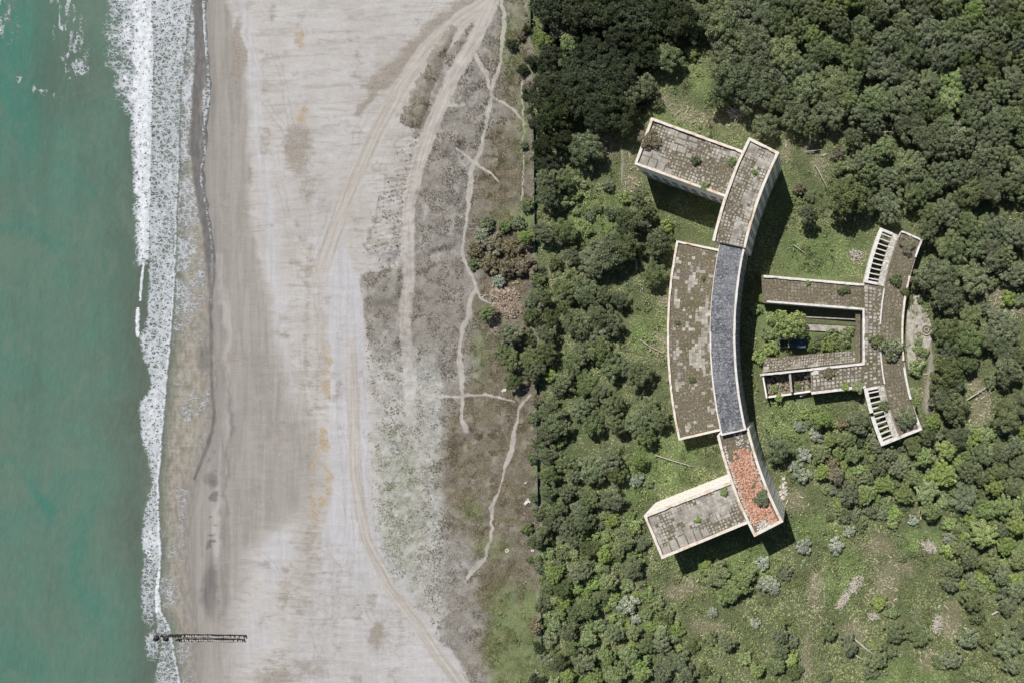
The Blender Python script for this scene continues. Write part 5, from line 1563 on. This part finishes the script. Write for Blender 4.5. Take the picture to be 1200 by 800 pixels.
# dry brush: straw-coloured fallen stems in heaps
def dry_brush():
    r = np.random.default_rng(19)
    V = []; T = []
    x, y, M = scatter(36000, (560, 1204), (0, 804), lambda M, x, y, r: (M['straw'] > 0.45) & (M['trail'] < 0.3) & (fbm(x / 6, y / 6, 103, 3) > 0.55), 4)
    n = len(x); z = zfun(x, y); k = (H - z) / H
    p = np.stack([CAMX + (x - NX) * S * k, CAMY + (NY - y) * S * k, z + r.uniform(0.02, 0.45, n)], 1)
    a = r.uniform(0, 6.283, n); l = r.uniform(0.2, 0.75, n); w = r.uniform(0.05, 0.15, n)
    d = np.stack([np.cos(a) * l, np.sin(a) * l, r.uniform(-0.25, 0.25, n)], 1); s = np.stack([-np.sin(a) * w, np.cos(a) * w, r.uniform(-0.05, 0.05, n)], 1)
    V = np.stack([p - d - s, p + d - s, p + d + s, p - d + s], 1)
    q = r.random(n)
    T = lerp(rgb(146, 136, 112), rgb(196, 187, 162), q)
    o = link("dry_brush", quads_mesh("dry_brush", V, 4, MAT['tint'], T))
    tag(o, "straw-coloured dry fallen brush lying in patches of the clearings", "dry brush", None, "stuff")
dry_brush()

# rubble heap beside the fence
def heap(name, cx, cy, rx, ry, n, size, mat, label, cat, hmax=0.9, kindr=None):
    mb = MB(); rr = random.Random(int(cx))
    for _ in range(n):
        a = rr.uniform(0, 6.28); q = math.sqrt(rr.random())
        x, y = cx + rx * q * math.cos(a), cy + ry * q * math.sin(a)
        g0 = gz(x, y)
        X, Y, _ = P(x, y, g0)
        s = size * rr.uniform(0.5, 1.5)
        mb.box((X, Y, g0 + hmax * (1 - q) * rr.uniform(0.3, 1)), (s, s * rr.uniform(0.5, 0.9), s * 0.5), rr.uniform(0, 6.28), rr.uniform(-.5, .5), rr.uniform(-.5, .5))
    o = mb.build(name, mat)
    return tag(o, label, cat)
heap("rubble_heap", 592, 346, 17, 10, 260, 0.7, MAT['pink_rubble'], "pinkish rubble heap between the brown bushes and the fence", "rubble heap")
heap("rubble_heap", 593, 363, 20, 10, 300, 0.7, MAT['pink_rubble'], "lower broad pinkish rubble heap beside the small green tree and fence", "rubble heap", 0.7)
heap("rubble_heap", 583, 385, 7, 10, 90, 0.6, MAT['pink_rubble'], "narrow pinkish rubble heap left of the trees near the dune path", "rubble heap", 0.5)
heap("stone_pile", 918, 572, 4, 12, 40, 0.7, MAT['rubble'], "pale broken plaster strewn along the foot of the orange-roofed wing", "rubble", 0.4)

# fallen trunks and branch heaps
def log(x0, y0, x1, y1, r, label, twigs=4):
    rr = random.Random(int(x0 * 7 + y0))
    g0 = gz((x0 + x1) / 2, (y0 + y1) / 2)
    zc = g0 + 0.5 + r
    A, B = P(x0, y0, zc), P(x1, y1, zc)
    root = empty("fallen_trunk", ((A[0] + B[0]) / 2, (A[1] + B[1]) / 2, g0), label, "log", "fallen dead trunks")
    m = [A[i] * 0.5 + B[i] * 0.5 + rr.uniform(-0.25, 0.25) for i in range(2)] + [zc + 0.1]
    MB().tube([(A[0], A[1], zc), tuple(m), (B[0], B[1], zc + 0.15)], [r, r * 0.85, r * 0.45], 7).build("trunk", MAT['deadwood'], root)
    L = math.dist(A[:2], B[:2]); ang = math.atan2(B[1] - A[1], B[0] - A[0])
    for k in range(twigs):
        t = 0.45 + 0.5 * k / max(1, twigs); sgn = 1 if k % 2 else -1
        bx, by = A[0] + (B[0] - A[0]) * t, A[1] + (B[1] - A[1]) * t
        l = L * rr.uniform(0.12, 0.28); b = ang + sgn * rr.uniform(0.5, 1.0)
        MB().tube([(bx, by, zc), (bx + l * math.cos(b), by + l * math.sin(b), zc + rr.uniform(-0.1, 0.5))], [r * 0.4, r * 0.12], 5).build("branch", MAT['deadwood'], root)
log(1132, 469, 1158, 452, 0.22, "pale forked dead trunk lying in the tan clearing at the right edge", 6)
log(1012, 156, 1066, 155, 0.14, "long thin white dead trunk lying level near the top right trees", 3)
log(955, 193, 972, 225, 0.16, "grey dead trunk leaning down among bushes right of the upper curved wing", 3)
log(1001, 748, 1025, 767, 0.3, "longer of two parallel dead trunks above the bottom edge", 2)
log(999, 763, 1011, 772, 0.24, "shorter of two parallel dead trunks above the bottom edge", 1)
log(768, 533, 812, 546, 0.16, "pale dead trunk lying left of the brown mossy block's lower corner", 5)
log(1130, 735, 1150, 745, 0.28, "grey dead trunk under the small pines in the lower right wood", 2)
log(1162, 720, 1176, 712, 0.26, "short dead trunk among grey-green trees near the lower right corner", 2)
log(1160, 372, 1170, 340, 0.16, "thin dead trunk standing out in the clearing at the right edge below pines", 3)
log(745, 305, 746, 318, 0.2, "short pale dead trunk in the shade left of the brown mossy roof", 1)
log(944, 178, 962, 176, 0.15, "short pale dead trunk near the top of the grass by the curved wing", 2)
log(930, 287, 945, 298, 0.14, "thin dead trunk lying on the grass above the courtyard building", 2)
log(750, 398, 776, 413, 0.14, "curved pale dead trunk by the left wall of the brown mossy block", 2)

def branch_heap(cx, cy, rx, ry, rot, n, label):
    rr = random.Random(int(cx + cy))
    g0 = gz(cx, cy)
    X, Y, _ = P(cx, cy, g0)
    root = empty("branch_heap", (X, Y, g0), label, "branch heap")
    for k in range(n):
        a = rr.uniform(0, 6.28); q = math.sqrt(rr.random())
        u, v = rx * q * math.cos(a), ry * q * math.sin(a)
        x = cx + u * math.cos(rot) - v * math.sin(rot); y = cy + u * math.sin(rot) + v * math.cos(rot)
        px_, py_, _ = P(x, y, g0)
        l = rr.uniform(0.6, 1.5); b = -rot + rr.gauss(0, 0.7); z = g0 + 0.15 + 0.6 * (1 - q) * rr.random()
        MB().tube([(px_ - l * math.cos(b), py_ - l * math.sin(b), z), (px_ + rr.uniform(-.1, .1), py_, z + 0.08), (px_ + l * math.cos(b), py_ + l * math.sin(b), z + rr.uniform(-0.1, 0.2))], [0.14, 0.12, 0.06], 5).build("branch", MAT['deadwood'], root)
branch_heap(1003, 683, 11, 5.5, -1.0, 80, "big grey heap of dry branches, upper part, on the lower right grass")
branch_heap(989, 702, 12, 4, -0.9, 60, "long grey heap of dry branches just below the big heap")
branch_heap(1088, 641, 9, 6, 0.5, 50, "pale heap of dry branches at the edge of the lower right wood")
branch_heap(1098, 731, 5, 10, 0.1, 36, "pale sparse heap of dry branches between pines near the bottom right")
branch_heap(1024, 721, 6, 4, 0.1, 24, "small pinkish-grey heap of dry branches below the long heap")
branch_heap(1005, 300, 7, 6, 0.3, 30, "tan heap of dry branches left of the upper beam frame")
branch_heap(862, 134, 9, 5, 0.5, 36, "grey heap of dry branches above the top paved roof")

# small litter
def litter(px, py, s, mat, label, cat="litter", name="litter", z=None):
    g0 = gz(px, py) if z is None else z
    X, Y, _ = P(px, py, g0 + 0.2)
    rr = random.Random(int(px * 3 + py))
    mb = MB()
    for k in range(4):
        mb.box((rr.uniform(-.4, .4) * s, rr.uniform(-.4, .4) * s, 0.1 + 0.05 * k), (s * rr.uniform(.4, .9), s * rr.uniform(.3, .7), 0.12), rr.uniform(0, 3), rr.uniform(-.3, .3), rr.uniform(-.3, .3))
    tag(mb.build(name, mat, None, (X, Y, g0)), label, cat)
litter(591, 457, 1.1, MAT['white'], "white rubbish beside the lone tree at the path end", "litter")
litter(628, 583, 0.8, MAT['blue'], "blue rubbish on the fence line", "litter")
litter(619, 587, 1.6, MAT['rubble'], "pale broken slab left of the fence near the blue rubbish", "litter", "broken_slab")
litter(624, 645, 0.7, MAT['white'], "small white rubbish right of the brown dune near the fence", "litter")
litter(454, 212, 0.5, MAT['tile'], "tiny orange scrap on the rippled sand", "litter")
litter(616, 566, 0.6, MAT['white'], "small white scrap in the brown dune grass left of the fence", "litter")
litter(629, 754, 0.6, MAT['white'], "small white scrap near the fence's bottom", "litter")
# old tyre-like ring on the brown dune
tx = P(594.5, 644.5, gz(594, 644))
tr_ = MB(); nseg = 14
ra = [(tx[0] + 0.55 * math.cos(2*math.pi*i/nseg), tx[1] + 0.55 * math.sin(2*math.pi*i/nseg)) for i in range(nseg + 1)]
rb = [(tx[0] + 0.3 * math.cos(2*math.pi*i/nseg), tx[1] + 0.3 * math.sin(2*math.pi*i/nseg)) for i in range(nseg + 1)]
tag(tr_.ring(ra, rb, tx[2] - 0.1, tx[2] + 0.25).build("ring_litter", MAT['white']), "small white ring lying on the brown dune", "ring")


# the wood going on beyond the frame
def far_wood():
    r = np.random.default_rng(31)
    src = SHRUB['M'][0]
    co = np.empty(len(src.vertices) * 3, dtype=np.float32); src.vertices.foreach_get("co", co)
    co = co.reshape(-1, 4, 3)
    V = []; T = []
    spots = [(1216 + r.uniform(0, 8) + 26 * (k % 3), y + r.uniform(-7, 7)) for y in range(-40, 850, 30) for k in range(3) if r.random() < 0.85]
    spots += [(x + r.uniform(-6, 6), -22 - 26 * (k % 2)) for x in range(640, 1210, 30) for k in range(2)]
    for x, y in spots:
        R = r.uniform(3.2, 5.0); a = r.uniform(0, 6.28)
        g0 = gz(x, y); X, Y, _ = P(x, y, g0 + 4)
        c, s_ = math.cos(a), math.sin(a)
        q = co[::2] * R
        V.append(np.stack([X + q[:, :, 0] * c - q[:, :, 1] * s_, Y + q[:, :, 0] * s_ + q[:, :, 1] * c, g0 + 3.2 + q[:, :, 2]], 2))
        T.append(np.repeat(rgb(*((112, 122, 84) if r.random() < 0.7 else (92, 102, 66)))[None, :], len(q), 0) * r.uniform(0.8, 1.2, (len(q), 1)))
    o = link("woodland", quads_mesh("woodland", np.concatenate(V), 4, MAT['tint'], np.concatenate(T)))
    tag(o, "green wood continuing past the right and top edges of the picture", "woodland", None, "stuff")
far_wood()
